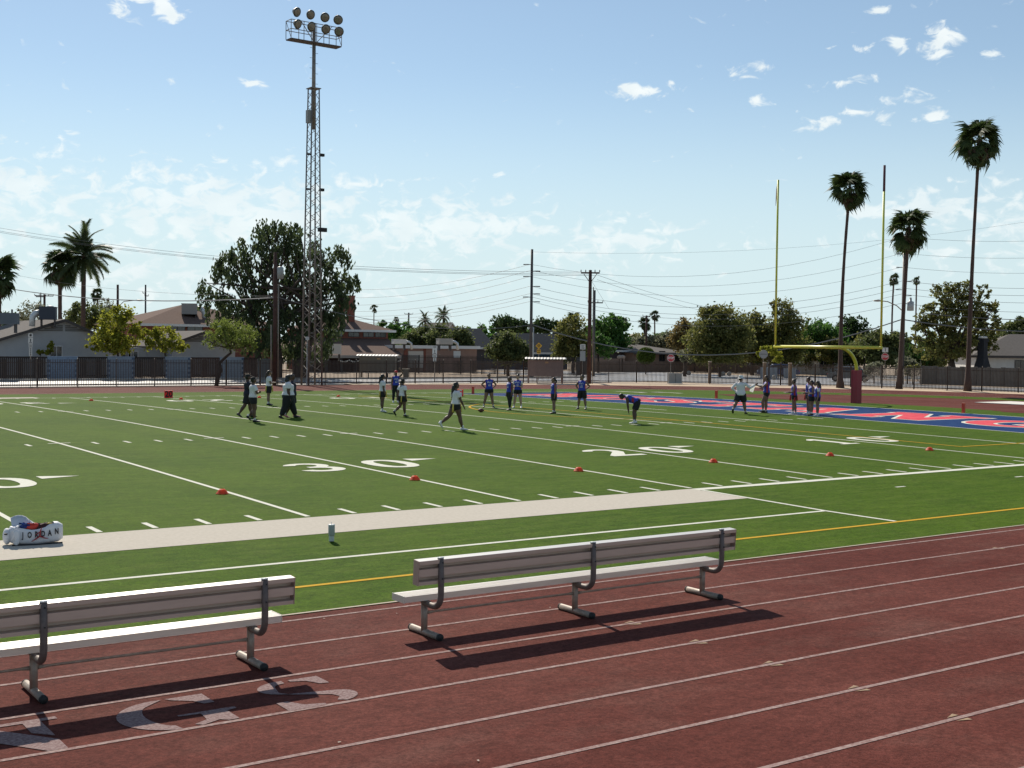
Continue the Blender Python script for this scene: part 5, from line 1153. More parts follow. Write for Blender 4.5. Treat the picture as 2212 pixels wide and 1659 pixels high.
for u, v, D, lb in ((1448.5, 773.5, 134, 'red STOP sign above the grey utility cabinet'), (1911, 770.5, 138, 'red STOP sign right of the goal post, below a white plate')):
    q = gat(u, D); z = hgt(u, v, D) + .06; t = thing('stop_sign', lb, 'stop sign', q, facecam(q), 'red stop signs'); sign_post(t, z + (.9 if u > 1800 else .3))
    pw = plate(t, octo(.42), z, M_signw, 'border'); plate(pw, octo(.385), z, M_signr, 'plate', -.0625, .006); lettering(pw, 'STOP', .33, z, M_signw, -.072, .012, .78)
    if u > 1800: pl_ = plate(t, rect(.62, .5), z + .75, M_signw); s = MB(); s.box(-.02, .05, -.07, -.063, z + .58, z + .9); s.box(-.1, .05, -.07, -.063, z + .901, z + .94); s.build('lettering', M_trim, pl_)
q = gat(1648, 110); z = hgt(1648, 765, 110) + .06; t = thing('stop_sign', 'grey back of an octagonal sign beside the middle gate pier', 'stop sign', q, facecam(q) + R(14), 'stop signs'); sign_post(t, z + .35); plate(t, octo(.40), z, M_signb); s = MB(); s.box(-.3, .3, -.075, -.063, z - .02, z + .02); s.build('bracket', M_trim, t)
q = gat(1163, 116); z = hgt(1163, 747, 116) + .06; t = thing('warning_sign', 'yellow diamond warning sign with a small yellow plate above the rosy shelter', 'road sign', q, facecam(q)); sign_post(t, z + .3)
p_ = plate(t, [(0, -.31), (.31, 0), (0, .31), (-.31, 0)], z, M_signy); s = MB()
for zz, w_ in ((.1, .1), (.0, .16), (-.1, .09)):
    for k_ in range(5): s.box(-w_ + k_ * w_ * .42, -w_ + k_ * w_ * .42 + w_ * .28, -.07, -.063, z + zz - .035, z + zz + .035)
s.build('lettering', M_ink, p_)
p_ = plate(t, rect(.36, .38), z - .53, M_signy); s = MB()
for zz in (.08, -.08):
    for k_ in range(3): s.box(-.14 + k_ * .1, -.08 + k_ * .1, -.07, -.063, z - .53 + zz - .045, z - .53 + zz + .045)
s.build('lettering', M_ink, p_)
def pole_sign(label, u, D, plates):
    q = gat(u, D); t = thing('pole_sign', label, 'road sign', q, facecam(q), 'white pole signs'); sign_post(t, hgt(u, plates[0][0], D) + .1)
    for (v0, v1, w, kind) in plates:
        z0, z1 = hgt(u, v1, D) + .06, hgt(u, v0, D) + .06; p_ = plate(t, rect(w, z1 - z0 - .02), (z0 + z1) / 2, M_signw if kind != 'back' else M_signb); zm = (z0 + z1) / 2; hh = (z1 - z0); s = MB()
        if kind == 'bar': s.box(-.03, .03, -.07, -.063, zm - hh * .18, zm + hh * .28); s.box(-w * .3, w * .3, -.07, -.063, zm - hh * .36, zm - hh * .26)
        elif kind == 'lines':
            for k_ in range(3): s.box(-w * .34, w * .34, -.07, -.063, zm + hh * (.22 - .24 * k_) - hh * .06, zm + hh * (.22 - .24 * k_) + hh * .05)
        elif kind == 'dots':
            for k_ in range(4): s.box(-w * .26, w * .26, -.07, -.063, zm + hh * (.36 - .24 * k_) - hh * .07, zm + hh * (.36 - .24 * k_) + hh * .07)
        elif kind == 'disc': s.rings([(Vector((0, y, zm)), r, r, Vector((1, 0, 0)), Vector((0, 0, 1))) for y, r in ((-.063, w * .28), (-.07, w * .28))], 10)
        if s.v: s.build('lettering', M_trim, p_)
pole_sign('tall stack of narrow white sign plates on a thin pole at the far left', 66, 86, [(720, 728.5, .30, 'disc'), (729, 742.5, .30, 'bar'), (743, 751, .24, 'lines'), (751.5, 769, .20, 'dots')])
pole_sign('white sign plates on a pole in front of the flat tan building', 938.5, 108, [(747, 752, .36, 'lines'), (752.5, 766, .40, 'bar'), (766.5, 772, .38, 'lines'), (772.5, 781, .26, 'dots')])
pole_sign('white square sign plate left of the big wooden crossarm pole', 1258, 114, [(743.5, 755, .47, 'lines'), (757.5, 780, .49, 'back')])
# ------------------------------------------------------------------ trees
M_bark = mat('dark_bark', (.055, .038, .028), .9, var=.3, scale=5, bump=.6, bscale=12)
M_barkp = mat('palm_bark', (.085, .052, .040), .9, var=.3, scale=7, bump=.8, bscale=10, stretch=(1, 1, 5))
LF = {'euc': leafmat('eucalyptus_leaf', (0.035, 0.055, 0.024), (0.087, 0.114, 0.045), 0.50), 'olive': leafmat('olive_leaf', (0.059, 0.083, 0.031), (0.147, 0.169, 0.059), 0.56), 'yel': leafmat('yellow_leaf', (0.173, 0.198, 0.024), (0.329, 0.329, 0.045), 0.58),
      'green': leafmat('green_leaf', (0.045, 0.108, 0.024), (0.104, 0.207, 0.045), 0.58), 'dark': leafmat('dark_leaf', (0.024, 0.049, 0.018), (0.060, 0.100, 0.031), 0.48), 'brown': leafmat('brown_leaf', (0.129, 0.095, 0.038), (0.242, 0.191, 0.069), 0.58), 'mesq': leafmat('mesquite_leaf', (0.124, 0.169, 0.031), (0.233, 0.285, 0.065), 0.58),
      'grey': leafmat('grey_leaf', (0.129, 0.138, 0.087), (0.207, 0.216, 0.147), 0.58), 'mix': leafmat('mixed_leaf', (0.083, 0.109, 0.033), (0.211, 0.198, 0.058), 0.58)}
def leaf(mb, c, sz, rr, dirv=None, asp=.72):
    if dirv is None: d = Vector((rr.gauss(0, 1), rr.gauss(0, 1), rr.gauss(0, 1))).normalized()
    else: d = dirv
    x, y = frame_of(d); a = rr.uniform(0, 6.283); x = x * math.cos(a) + y * math.sin(a)
    l = sz * 1.5 * rr.uniform(.65, 1.35); w = l * asp; i = len(mb.v)
    mb.v += [c - d * l * .5, c + x * w * .5, c + d * l * .5, c - x * w * .5]; mb.f.append((i, i + 1, i + 2, i + 3))
def inball(rr):
    while True:
        p = Vector((rr.uniform(-1, 1), rr.uniform(-1, 1), rr.uniform(-1, 1)))
        if p.length <= 1: return p
def tree(name, label, u0, D, blobs, n, sz, lm, seed=1, trunk_r=.2, bend=None, cat='tree', group=None, clump=.30, droop=0.0, depth=.9, twigs=True, base_z=-.1, asp=.72, nclump=None):
    rr = random.Random(seed); b0 = gat(u0, D, base_z); t = thing(name, label, cat, b0, 0, group)
    B = []
    for (u, v, ru, rv) in blobs:
        c = at(u, v, D + rr.uniform(-.4, .4) * ru * D * KP) - b0; B.append((c, ru * D * KP, rv * D * KP))
    cm = MB(); vol = [rx * rx * rz for _, rx, rz in B]; tot = sum(v ** .75 for v in vol); cl = []
    for (c, rx, rz), vv in zip(B, vol):
        k_ = int(n * vv ** .75 / tot); nc = nclump or max(5, k_ // 26)
        for _ in range(nc):
            p = inball(rr); p = p * (p.length ** -.35 if p.length > .05 else 1) * rr.uniform(.78, 1.22); cc = c + Vector((p.x * rx * .9, p.y * rx * depth * .9, p.z * rz * .9)); cl.append(cc)
            s_ = clump * (rx + rz) * .5 * rr.uniform(.4, 1.35)
            for _ in range(max(2, k_ // nc)):
                q = Vector((rr.gauss(0, .5), rr.gauss(0, .5), rr.gauss(0, .42))) * s_
                if droop: q.z -= abs(rr.gauss(0, .6)) * droop * s_; dv = Vector((rr.gauss(0, .35), rr.gauss(0, .35), -1)).normalized()
                else: dv = None
                leaf(cm, cc + q, sz, rr, dv, asp)
    cm.build('crown', lm, t)
    tr = MB(); top = min(B, key=lambda b: b[0].z)[0]
    fork = Vector((B[0][0].x * .35, B[0][0].y * .35, max(.5, min(b[0].z - b[2] * .75 for b in B)))) if not bend else None
    if bend:
        pts = [Vector((0, 0, -.05))] + [at(u, v, D) - b0 for u, v in bend]; fork = pts[-1]
        tr.tube(pts, [trunk_r * (1.25 - .7 * i / (len(pts) - 1)) for i in range(len(pts))], 8)
    else: tr.tube([(0, 0, -.05), fork * .5 + Vector((rr.uniform(-.1, .1), 0, 0)), fork], [trunk_r * 1.3, trunk_r, trunk_r * .85], 8)
    for c, rx, rz in B:
        m1 = fork.lerp(c, .5) + Vector((rr.uniform(-.15, .15) * rx, rr.uniform(-.15, .15) * rx, -.1 * rz)); tr.tube([fork, m1, c + Vector((0, 0, rz * .3))], [trunk_r * .62, trunk_r * .42, trunk_r * .14], 6)
        if twigs:
            near = sorted(cl, key=lambda q: (q - c).length)[:max(4, len(cl) // len(B))]
            for q in rr.sample(near, min(len(near), 9)): s0 = m1.lerp(c, rr.uniform(.1, .9)); tr.tube([s0, s0.lerp(q, .5) + Vector((0, 0, -.05 * rz)), q], [trunk_r * .2, trunk_r * .13, trunk_r * .05], 4, cap=False)
    tr.build('trunk', M_bark, t, True)
    return t
# the big eucalyptus behind the light tower: hanging strands
rr = random.Random(5); D = 112; b0 = gat(598, D); eu = thing('eucalyptus_tree', 'huge dark weeping eucalyptus behind the light tower', 'tree', b0)
EB = [(600, 520, 48, 52), (540, 545, 48, 45), (650, 530, 42, 48), (505, 565, 34, 40), (480, 590, 22, 30), (446, 622, 20, 26), (470, 660, 32, 40), (520, 640, 44, 60), (590, 610, 60, 70), (650, 620, 48, 70), (560, 700, 44, 50), (620, 710, 55, 55), (700, 560, 26, 34), (728, 552, 22, 26), (735, 600, 26, 30), (757, 602, 14, 12), (715, 640, 34, 50), (690, 700, 40, 40), (728, 690, 20, 34), (640, 760, 60, 34), (490, 700, 24, 26), (745, 655, 16, 26), (575, 490, 26, 22), (625, 500, 24, 26), (565, 742, 40, 26), (685, 745, 36, 26), (615, 745, 40, 24)]
cm = MB(); cents = []
for (u, v, ru, rv) in EB:
    c = at(u, v, D + rr.uniform(-2.5, 2.5)) - b0; rx, rz = ru * D * KP, rv * D * KP; cents.append((c, rx, rz))
    for _ in range(int(6 + rx * rz * 11)):
        p = inball(rr); p = p * (p.length ** -.4 if p.length > .05 else 1); s0 = c + Vector((p.x * rx, p.y * max(rx, 1.6), p.z * rz * .9)); ln_ = rr.uniform(.5, 1.5); sway = Vector((rr.gauss(0, .16), rr.gauss(0, .16), -1))
        nl = int(13 * ln_) + 5
        for k_ in range(nl):
            f = k_ / nl; q = s0 + sway * ln_ * f + Vector((rr.gauss(0, .16), rr.gauss(0, .16), rr.gauss(0, .06))) * (1.25 - .7 * f)
            leaf(cm, q, .25, rr, Vector((rr.gauss(0, .4), rr.gauss(0, .4), -1)).normalized(), .50)
cm.build('crown', LF['euc'], eu)
tr = MB()
for (ub, du, vt, r) in ((560, -25, 640, .34), (598, 0, 610, .42), (640, 25, 640, .36), (655, 45, 680, .22)):
    p0 = gat(ub, D) - b0; p1 = at(ub + du * .35, 740, D) - b0; p2 = at(ub + du, vt, D) - b0; tr.tube([p0, p0.lerp(p1, .5) + Vector((.15, 0, 0)), p1, p2], [r * 1.3, r, r * .85, r * .45], 8)
    for c, rx, rz in cents:
        if abs((c - p2).length) < 7.5: m1 = p1.lerp(p2, rr.uniform(.2, 1)); tr.tube([m1, m1.lerp(c, .55) + Vector((0, 0, .25)), c + Vector((0, 0, rz * .4))], [r * .35, r * .22, .03], 5, cap=False)
tr.build('trunk', M_bark, eu, True)
tree('young_tree', 'bushy yellow-green young tree, larger of two behind the yard wall', 257, 106.5, [(250, 700, 40, 30), (222, 730, 32, 26), (280, 732, 32, 26), (250, 742, 42, 24), (262, 680, 26, 20), (205, 748, 18, 16), (300, 712, 20, 20)], 5200, .16, LF['yel'], 21, .10, clump=.36)
tree('young_tree', 'thin yellow-green young tree, smaller of two behind the yard wall', 357, 106.5, [(355, 722, 28, 18), (335, 738, 22, 16), (376, 740, 22, 18), (393, 748, 14, 12), (352, 745, 26, 14), (325, 718, 14, 12)], 2300, .15, LF['yel'], 22, .09, clump=.38)
tree('mesquite_tree', 'feathery green mesquite with a crooked leaning trunk beside the fence', 467, 90.5, [(500, 712, 42, 18), (466, 725, 24, 18), (530, 728, 30, 22), (505, 738, 40, 18), (478, 702, 26, 12), (545, 748, 14, 14), (455, 742, 16, 10)], 5600, .12, LF['mesq'], 23, .14, bend=[(470, 818), (477, 800), (474, 784), (487, 772), (499, 762), (496, 752)], clump=.42, asp=.3)
tree('citrus_shrub', 'small golden-leaved citrus against the grey gable wall', 111, 107, [(108, 752, 9, 9), (112, 744, 6, 6), (102, 760, 9, 6)], 700, .14, LF['yel'], 24, .04, cat='shrub')
tree('citrus_shrub', 'lowest small golden shrub peeping over the yard wall', 88, 107, [(88, 761, 8, 5)], 260, .14, LF['yel'], 25, .03, cat='shrub')
FAR = 'trees behind the houses'
for i, a in enumerate((
    ('grey leafless-looking tree behind the grey gable, left of the fan palm', 72, 165, [(72, 672, 24, 20), (60, 690, 20, 14)], 900, .16, 'grey'),
    ('thin grey tree between the fan palm and the date palm', 228, 160, [(225, 665, 18, 22), (240, 685, 16, 14)], 700, .16, 'grey'),
    ('dense green tree low behind the date palm trunk', 195, 150, [(190, 680, 36, 22), (165, 690, 22, 16), (220, 692, 26, 18)], 2000, .22, 'olive'),
    ('dark tree at the left edge behind the slate cooler', 20, 170, [(22, 690, 26, 16), (0, 682, 18, 12)], 900, .22, 'dark'),
    ('bushy green tree right of the brick house roof', 842, 190, [(835, 708, 20, 16), (860, 712, 22, 16), (850, 724, 34, 14)], 1900, .26, 'green'),
    ('soft olive tree behind the flat building, left one', 905, 160, [(905, 728, 26, 18), (885, 736, 20, 14), (925, 722, 18, 16)], 2100, .2, 'olive'),
    ('soft olive tree behind the flat building, middle one', 950, 158, [(945, 722, 22, 20), (955, 738, 26, 14)], 1800, .2, 'olive'),
    ('rounded olive tree right of the grey-roofed gable house', 996, 156, [(994, 728, 20, 20), (975, 735, 16, 14), (1008, 740, 14, 14)], 2000, .2, 'olive'),
    ('dark tree mass behind the slate roofs left of the steel pole', 1102, 215, [(1100, 697, 26, 14), (1085, 708, 18, 12), (1122, 705, 20, 14)], 1900, .3, 'dark'),
    ('dark tree behind the blue house right of the steel pole', 1176, 215, [(1172, 702, 18, 13), (1160, 708, 14, 10)], 1100, .3, 'dark'),
    ('small dark tree farther right behind the blue house', 1205, 215, [(1203, 704, 16, 13), (1212, 712, 14, 10)], 1000, .3, 'dark'),
    ('feathery olive tree in front of the slate-roofed house', 1098, 133, [(1095, 738, 24, 22), (1075, 752, 20, 18), (1120, 755, 22, 18), (1097, 768, 30, 14), (1135, 762, 12, 12)], 4200, .17, 'olive'),
    ('brown-green tree left of the crossarm pole', 1238, 150, [(1236, 712, 26, 26), (1228, 745, 28, 24), (1250, 750, 26, 24), (1215, 762, 16, 18)], 3600, .2, 'mix'),
    ('bright green tree right of the crossarm pole', 1310, 168, [(1305, 708, 26, 22), (1330, 712, 26, 24), (1300, 735, 26, 22), (1325, 740, 28, 18), (1322, 692, 18, 14)], 3900, .24, 'green'),
    ('grey-green shrubby tree behind the low carport', 1370, 185, [(1368, 745, 24, 16), (1395, 738, 22, 14)], 1500, .24, 'grey'),
    ('grey-green spiky shrubs behind the round bush', 1428, 185, [(1425, 742, 26, 16), (1450, 735, 20, 16)], 1500, .24, 'grey'),
    ('yellow-brown tall tree left of the large olive', 1482, 152, [(1480, 718, 22, 26), (1465, 735, 18, 16), (1498, 740, 18, 20), (1480, 700, 12, 10)], 2600, .2, 'brown'),
    ('bare twiggy tree in front of the tan house right of the stop sign', 1479, 140, [(1478, 765, 16, 12), (1468, 772, 10, 8), (1492, 770, 10, 9)], 420, .14, 'grey'),
    ('massive round olive tree left of the goal post', 1555, 140, [(1550, 695, 40, 32), (1530, 730, 40, 32), (1580, 728, 40, 34), (1550, 755, 48, 28), (1545, 675, 24, 14), (1510, 760, 14, 18)], 7800, .2, 'mix'),
    ('green tree with yellow tints behind the left upright', 1625, 152, [(1620, 700, 28, 24), (1640, 730, 28, 26), (1625, 755, 26, 20)], 3600, .22, 'mix'),
    ('tall sparse tree rising behind the left upright', 1692, 150, [(1690, 668, 22, 18), (1705, 690, 26, 24), (1680, 715, 30, 26), (1710, 735, 32, 28), (1665, 745, 28, 22), (1690, 760, 34, 20), (1675, 655, 10, 10)], 5600, .2, 'mix'),
    ('dense green tree behind the crossbar, left of the leaning palm', 1775, 160, [(1770, 712, 30, 20), (1755, 735, 30, 24), (1795, 735, 28, 26), (1775, 760, 36, 22)], 4400, .22, 'green'),
    ('dark green tree behind the crossbar, right of the leaning palm', 1842, 165, [(1840, 702, 24, 18), (1825, 725, 24, 22), (1858, 722, 18, 20), (1845, 748, 34, 20)], 3800, .22, 'dark'),
    ('pale green tree behind the right stop sign', 1905, 150, [(1900, 732, 26, 18), (1930, 735, 24, 18), (1880, 750, 26, 20), (1915, 765, 36, 22)], 4400, .2, 'olive'),
    ('green tree at the right edge behind the white house', 2190, 170, [(2188, 715, 26, 20), (2210, 705, 20, 18), (2165, 735, 26, 18), (2205, 735, 24, 18)], 3000, .24, 'olive'))):
    lb, u, D, bl, n, sz, k_ = a; bl = [(p, q_ + 2, r1 * 1.38, r2 * 1.22) for p, q_, r1, r2 in bl]; n = int(n * 1.85)
    tree('background_tree', lb, u, D, bl, n, sz, LF[k_], 100 + i, .16 * D / 150, group=FAR, twigs=len(bl) > 2)
tree('broadleaf_tree', 'big spreading dark tree between the two right palms', 2062, 125, [(2040, 640, 32, 34), (2075, 632, 28, 28), (2010, 680, 30, 30), (1995, 715, 26, 28), (2050, 690, 42, 36), (2100, 660, 34, 36), (2135, 690, 30, 32), (2110, 720, 38, 30), (2060, 745, 50, 34), (2010, 755, 34, 26), (2145, 660, 14, 20), (2125, 630, 14, 16), (2130, 745, 26, 22)], 11500, .19, LF['mix'], 31, .34, clump=.30)
tree('bush', 'rounded dry bush behind the chain-link right of the goal post', 1888, 119, [(1888, 795, 24, 14), (1875, 800, 16, 12)], 1500, .14, LF['grey'], 41, .05, cat='bush')
tree('bush', 'pale sage bush between the leaning black pole and the right palm', 1960, 119, [(1958, 782, 24, 14), (1945, 790, 18, 12), (1975, 792, 18, 12)], 1700, .14, LF['grey'], 42, .05, cat='bush')
tree('bush', 'dark bush behind the chain-link beside the right palm', 1972, 118, [(1970, 802, 22, 14)], 900, .14, LF['mix'], 43, .05, cat='bush')
tree('small_tree', 'small yellow-leaved tree around the grey back of the octagonal sign', 1662, 118, [(1660, 755, 18, 12), (1645, 766, 12, 9), (1678, 770, 14, 14)], 1500, .15, LF['yel'], 44, .06)
q = gat(1395.5, 148); t = thing('round_bush', 'clipped round topiary bush in front of the tan house', 'bush', q); s = MB(); rr = random.Random(8); c = at(1395.5, 770, 148) - q
for _ in range(5200):
    p = inball(rr).normalized() * rr.uniform(.9, 1.02); leaf(s, c + Vector((p.x * 1.08, p.y * 1.08, p.z * (1.0 if p.z > 0 else .95) + .05)), .11, rr)
s.build('crown', leafmat('topiary_leaf', (0.058, 0.096, 0.013), (0.109, 0.154, 0.023), 0.33, 3), t); s = MB(); s.ball(c, (.92, .92, .86), 12, 8); s.tube([(0, 0, -.1), c], .08, 6); s.build('trunk', M_bark, t)
# fuller shrubs and trees in the yards along the far street
rr = random.Random(55); YW_ = [(1292, 'behind the wooden crossarm pole'), (1345, 'behind the garden gate pillars'), (1500, 'right of the tan house'), (1528, 'left under the massive olive'), (1590, 'right under the massive olive'), (1622, 'left of the middle gate pier'), (1665, 'right of the middle gate pier'), (1698, 'below the left upright'), (1735, 'right of the left upright'), (1768, 'below the crossbar left of the white gabled house'), (1800, 'above the white gabled house'), (1838, 'right of the leaning palm'), (1868, 'above the red goal pad'), (1900, 'left of the right stop sign'), (1935, 'right of the right stop sign'), (1975, 'right of the shortest palm'), (2010, 'left under the big right tree'), (2050, 'under the big right tree'), (2150, 'above the black chimney'), (2200, 'beside the right edge')]
for i, (u, wd__) in enumerate(YW_):
    D = rr.uniform(152, 172); vt = hz(u) - rr.uniform(2, 26); k_ = rr.choice(['olive', 'green', 'mix', 'mix', 'olive'])
    tree('yard_tree', 'leafy yard tree ' + wd__, u, D, [(u, vt + 10, 26, 18), (u - 14, vt + 28, 24, 18), (u + 14, vt + 30, 24, 18)], 2300, .22, LF[k_], 500 + i, .12, group='leafy yard trees along the far street', twigs=False)
# far belt of trees that closes the horizon, each its own
rr = random.Random(77)
def place_words(u):
    L_ = [(808, 'the small palm by the brick house'), (882, 'the small crossarm pole'), (940, 'the low date palm'), (975, 'the grey gable house'), (1040, 'the left slate roof'), (1146, 'the thin steel pole'), (1210, 'the blue house end'), (1272, 'the wooden crossarm pole'), (1322, 'the bright green tree'), (1395, 'the round bush'), (1448, 'the left stop sign'), (1482, 'the yellow-brown tall tree'), (1553, 'the massive olive'), (1648, 'the octagonal sign back'), (1700, 'the left upright'), (1760, 'the white gabled house'), (1825, 'the leaning palm'), (1855, 'the red goal pad'), (1911, 'the right stop sign'), (1948, 'the black palm pole'), (2000, 'the sage bush'), (2060, 'the big dark right tree'), (2117, 'the tallest palm'), (2180, 'the white house roof')]
    return min(L_, key=lambda q: abs(q[0] - u))
FB = []
for i in range(40):
    u = 800 + i * 36.5; n_, w_ = place_words(u); same = [j for j in range(40) if place_words(800 + j * 36.5)[1] == w_]; k_ = same.index(i)
    FB.append(('behind ' + w_) if len(same) == 1 else ('%s behind ' % ('left one', 'right one')[k_] if len(same) == 2 else '%s of three behind ' % ('leftmost', 'middle', 'rightmost')[min(k_, 2)]) + w_)
for i in range(40):
    u = 800 + i * 36.5 + rr.uniform(-9, 9); D = rr.uniform(235, 300); w = rr.uniform(22, 36); v = hz(u) - rr.uniform(12, 30)
    tree('far_tree', 'small distant treetop along the horizon, ' + FB[i], u, D, [(u, v, w, 15), (u + rr.uniform(-16, 16), v + 14, w * 1.15, 16)], 800, .55, LF[rr.choice(['green', 'olive', 'dark', 'mix'])], 300 + i, .2, group='far belt of trees', twigs=False)

# ------------------------------------------------------------------ palms
FR = {}
def fan_frond(kind, seed):
    rr = random.Random(seed); mb = MB(); dead = kind == 'dead'; pl_ = rr.uniform(.55, .8) if kind != 'young' else rr.uniform(.25, .55)
    pet = [Vector((0, 0, 0)), Vector((pl_ * .5, 0, .02)), Vector((pl_, 0, -.05 if not dead else -.02))]; mb.tube(pet, [.028, .02, .016], 4)
    o = pet[-1]; ns = 17
    for k_ in range(ns):
        a = R(-78 + 156 * k_ / (ns - 1)); L_ = (1.12 if not dead else .85) * (1 - .25 * abs(a) / R(78)) * rr.uniform(.85, 1.1); fold = -.18 * abs(math.sin(a)) if not dead else -.1
        d = Vector((math.cos(a), math.sin(a) * (1 if not dead else .45), fold)).normalized(); sd = Vector((-math.sin(a), math.cos(a), 0)); w = .088 if not dead else .07
        tip = {'live': .68, 'young': .18}.get(kind, .5); bow = .16 if kind == 'live' else .03
        p0, p1, p2 = o + d * .08, o + d * L_ * .60 + Vector((0, 0, -bow * L_)), o + d * L_ * .88 + Vector((0, 0, -tip * rr.uniform(.6, 1.2) * L_)); i = len(mb.v)
        mb.v += [p0 - sd * w * .3, p0 + sd * w * .3, p1 + sd * w, p1 - sd * w, p2]; mb.f += [(i, i + 1, i + 2, i + 3), (i + 3, i + 2, i + 4)]
    me = mb.mesh('frond'); me.materials.append(leafmat('palm_leaf', (0.033, 0.059, 0.018), (0.072, 0.102, 0.033), 0.41, 2) if not dead else leafmat('dead_palm_leaf', (0.070, 0.049, 0.031), (0.122, 0.087, 0.054), 0.33, 2)); return me
def date_frond(seed):
    rr = random.Random(seed); mb = MB(); Ln = 3.2; pts = [Vector((Ln * f, 0, .75 * math.sin(f * 1.9) - .9 * f * f)) for f in [i / 8 for i in range(9)]]; mb.tube(pts, [.035 - .03 * i / 8 for i in range(9)], 4)
    for k_ in range(44):
        f = .10 + .90 * k_ / 43; i = min(7, int(f * 8)); p = pts[i].lerp(pts[i + 1], f * 8 - i); t_ = (pts[i + 1] - pts[i]).normalized(); l = .66 * (1 - .6 * max(0, f - .55) / .45) * rr.uniform(.85, 1.15)
        for sg in (-1, 1): d = (t_ * .75 + Vector((0, sg, .12)) + Vector((0, 0, -.18))).normalized(); i0 = len(mb.v); sd = t_ * .058; mb.v += [p - sd, p + sd, p + d * l + Vector((0, 0, -.08))]; mb.f.append((i0, i0 + 1, i0 + 2))
    me = mb.mesh('frond'); me.materials.append(leafmat('date_leaf', (0.038, 0.059, 0.023), (0.074, 0.100, 0.041), 0.38, 2)); return me
FF = [fan_frond('live', i) for i in range(3)]; FY = [fan_frond('young', 40 + i) for i in range(3)]; FDd = [fan_frond('dead', 10 + i) for i in range(3)]; DF = [date_frond(20 + i) for i in range(3)]
def palm(label, base, top, rad, n, ndead, tr0, tr1, seed, kind='fan', flare=1.0, group=None, fs=None, lo=-1.0, collar=0):
    rr = random.Random(seed); t = thing('palm_tree', label, 'palm tree', base, 0, group); tp = top - base; pts = []
    sd_ = Vector((rr.uniform(-1, 1), rr.uniform(-1, 1), 0)) * .012 * tp.length
    N_ = 22
    for i in range(N_ + 1): f = i / N_; pts.append(tp * f + sd_ * math.sin(f * math.pi))
    rs = [tr0 + (tr1 - tr0) * min(1, f * 1.6) + flare * tr0 * .9 * math.exp(-f * 26) for f in [i / N_ for i in range(N_ + 1)]]; rs = [r * (1 + .06 * (i % 2)) for i, r in enumerate(rs)]
    s = MB(); s.tube(pts, rs, 10); s.build('trunk', M_barkp, t, True)
    k0 = fs or rad / 1.75
    if kind == 'fan':
        s = MB(); s.rings([(tp + Vector((0, 0, z)), r, r, Vector((1, 0, 0)), Vector((0, 1, 0))) for z, r in ((-1.0 * k0, tr1 * 1.05), (-.6 * k0, tr1 * 1.7), (-.1, tr1 * 1.7), (.1 * k0, .06))], 10); s.build('crown_heart', M_barkp, t, True)
    live = FF if kind == 'fan' else DF; c0 = tp + Vector((0, 0, .05))
    for i in range(n):
        f = (i + .5) / n; pit = R(78 - (78 - lo * 40) * f + rr.uniform(-9, 9)); azm = i * 2.39996 + rr.uniform(-.3, .3); o = link('frond', live[i % 3], t)
        o.location = c0 + Vector((0, 0, -.45 * f * k0)); o.rotation_euler = (rr.uniform(-.75, .75), -pit, azm); sc_ = k0 * rr.uniform(.74, 1.24); o.scale = (sc_, sc_, sc_)
    if kind == 'fan':
        ny_ = n // 2
        for i in range(ny_):
            f = (i + .5) / ny_; pit = R(88 - 58 * f + rr.uniform(-6, 6)); azm = i * 2.39996 + 2.1; o = link('frond', FY[i % 3], t); o.location = c0 + Vector((0, 0, .05)); o.rotation_euler = (rr.uniform(-.6, .6), -pit, azm); sc_ = k0 * rr.uniform(.75, 1.12); o.scale = (sc_, sc_, sc_)
    for i in range(ndead):
        f = (i + .5) / ndead; pit = R(-30 - 42 * f + rr.uniform(-9, 9)); azm = i * 2.39996 + 1; o = link('dead_frond', FDd[i % 3], t); o.location = c0 + Vector((0, 0, (-.25 - .45 * f) * k0)); o.rotation_euler = (rr.uniform(-.3, .3), -pit, azm); sc_ = k0 * rr.uniform(.75, 1.0); o.scale = (sc_, sc_, sc_)
    return t
def palm_px(label, ub, D, ut, vt, rad_px, n, nd, w0, w1, seed, **k): b = gat(ub, D); return palm(label, b, at(ut, vt, D), rad_px * D * KP, n, nd, w0 * D * KP / 2, w1 * D * KP / 2, seed, **k)
palm_px('leaning fan palm with shaggy round head just right of the crossbar middle', 1815, 101, 1836, 405, 44, 34, 44, 10, 6, 1, flare=1.0, lo=-1.3)
palm_px('shortest of the three right fan palms, beside the right upright', 1942, 102, 1963, 492, 50, 32, 22, 10, 7.5, 2, flare=.7, lo=-1.3)
palm_px('tallest fan palm with dark ragged head at the far right', 2090, 96.5, 2116, 300, 54, 34, 42, 10.5, 6.5, 3, flare=.9, lo=-1.4)
palm_px('shaggy fan palm left of the date palm, behind the grey gable', 131, 134, 130, 570, 42, 40, 34, 9, 8, 4, flare=.1, lo=-1.3)
palm_px('date palm with arching feathery fronds at the left', 178, 134, 181, 548, 64, 44, 0, 9, 9.5, 5, kind='date', flare=.1, lo=-1.5, fs=.98)
palm_px('fan palm cut by the left edge of the photo', -4, 125, -2, 592, 46, 40, 24, 10, 8, 6, flare=.1, lo=-1.4)
SMP = 'small distant palms'
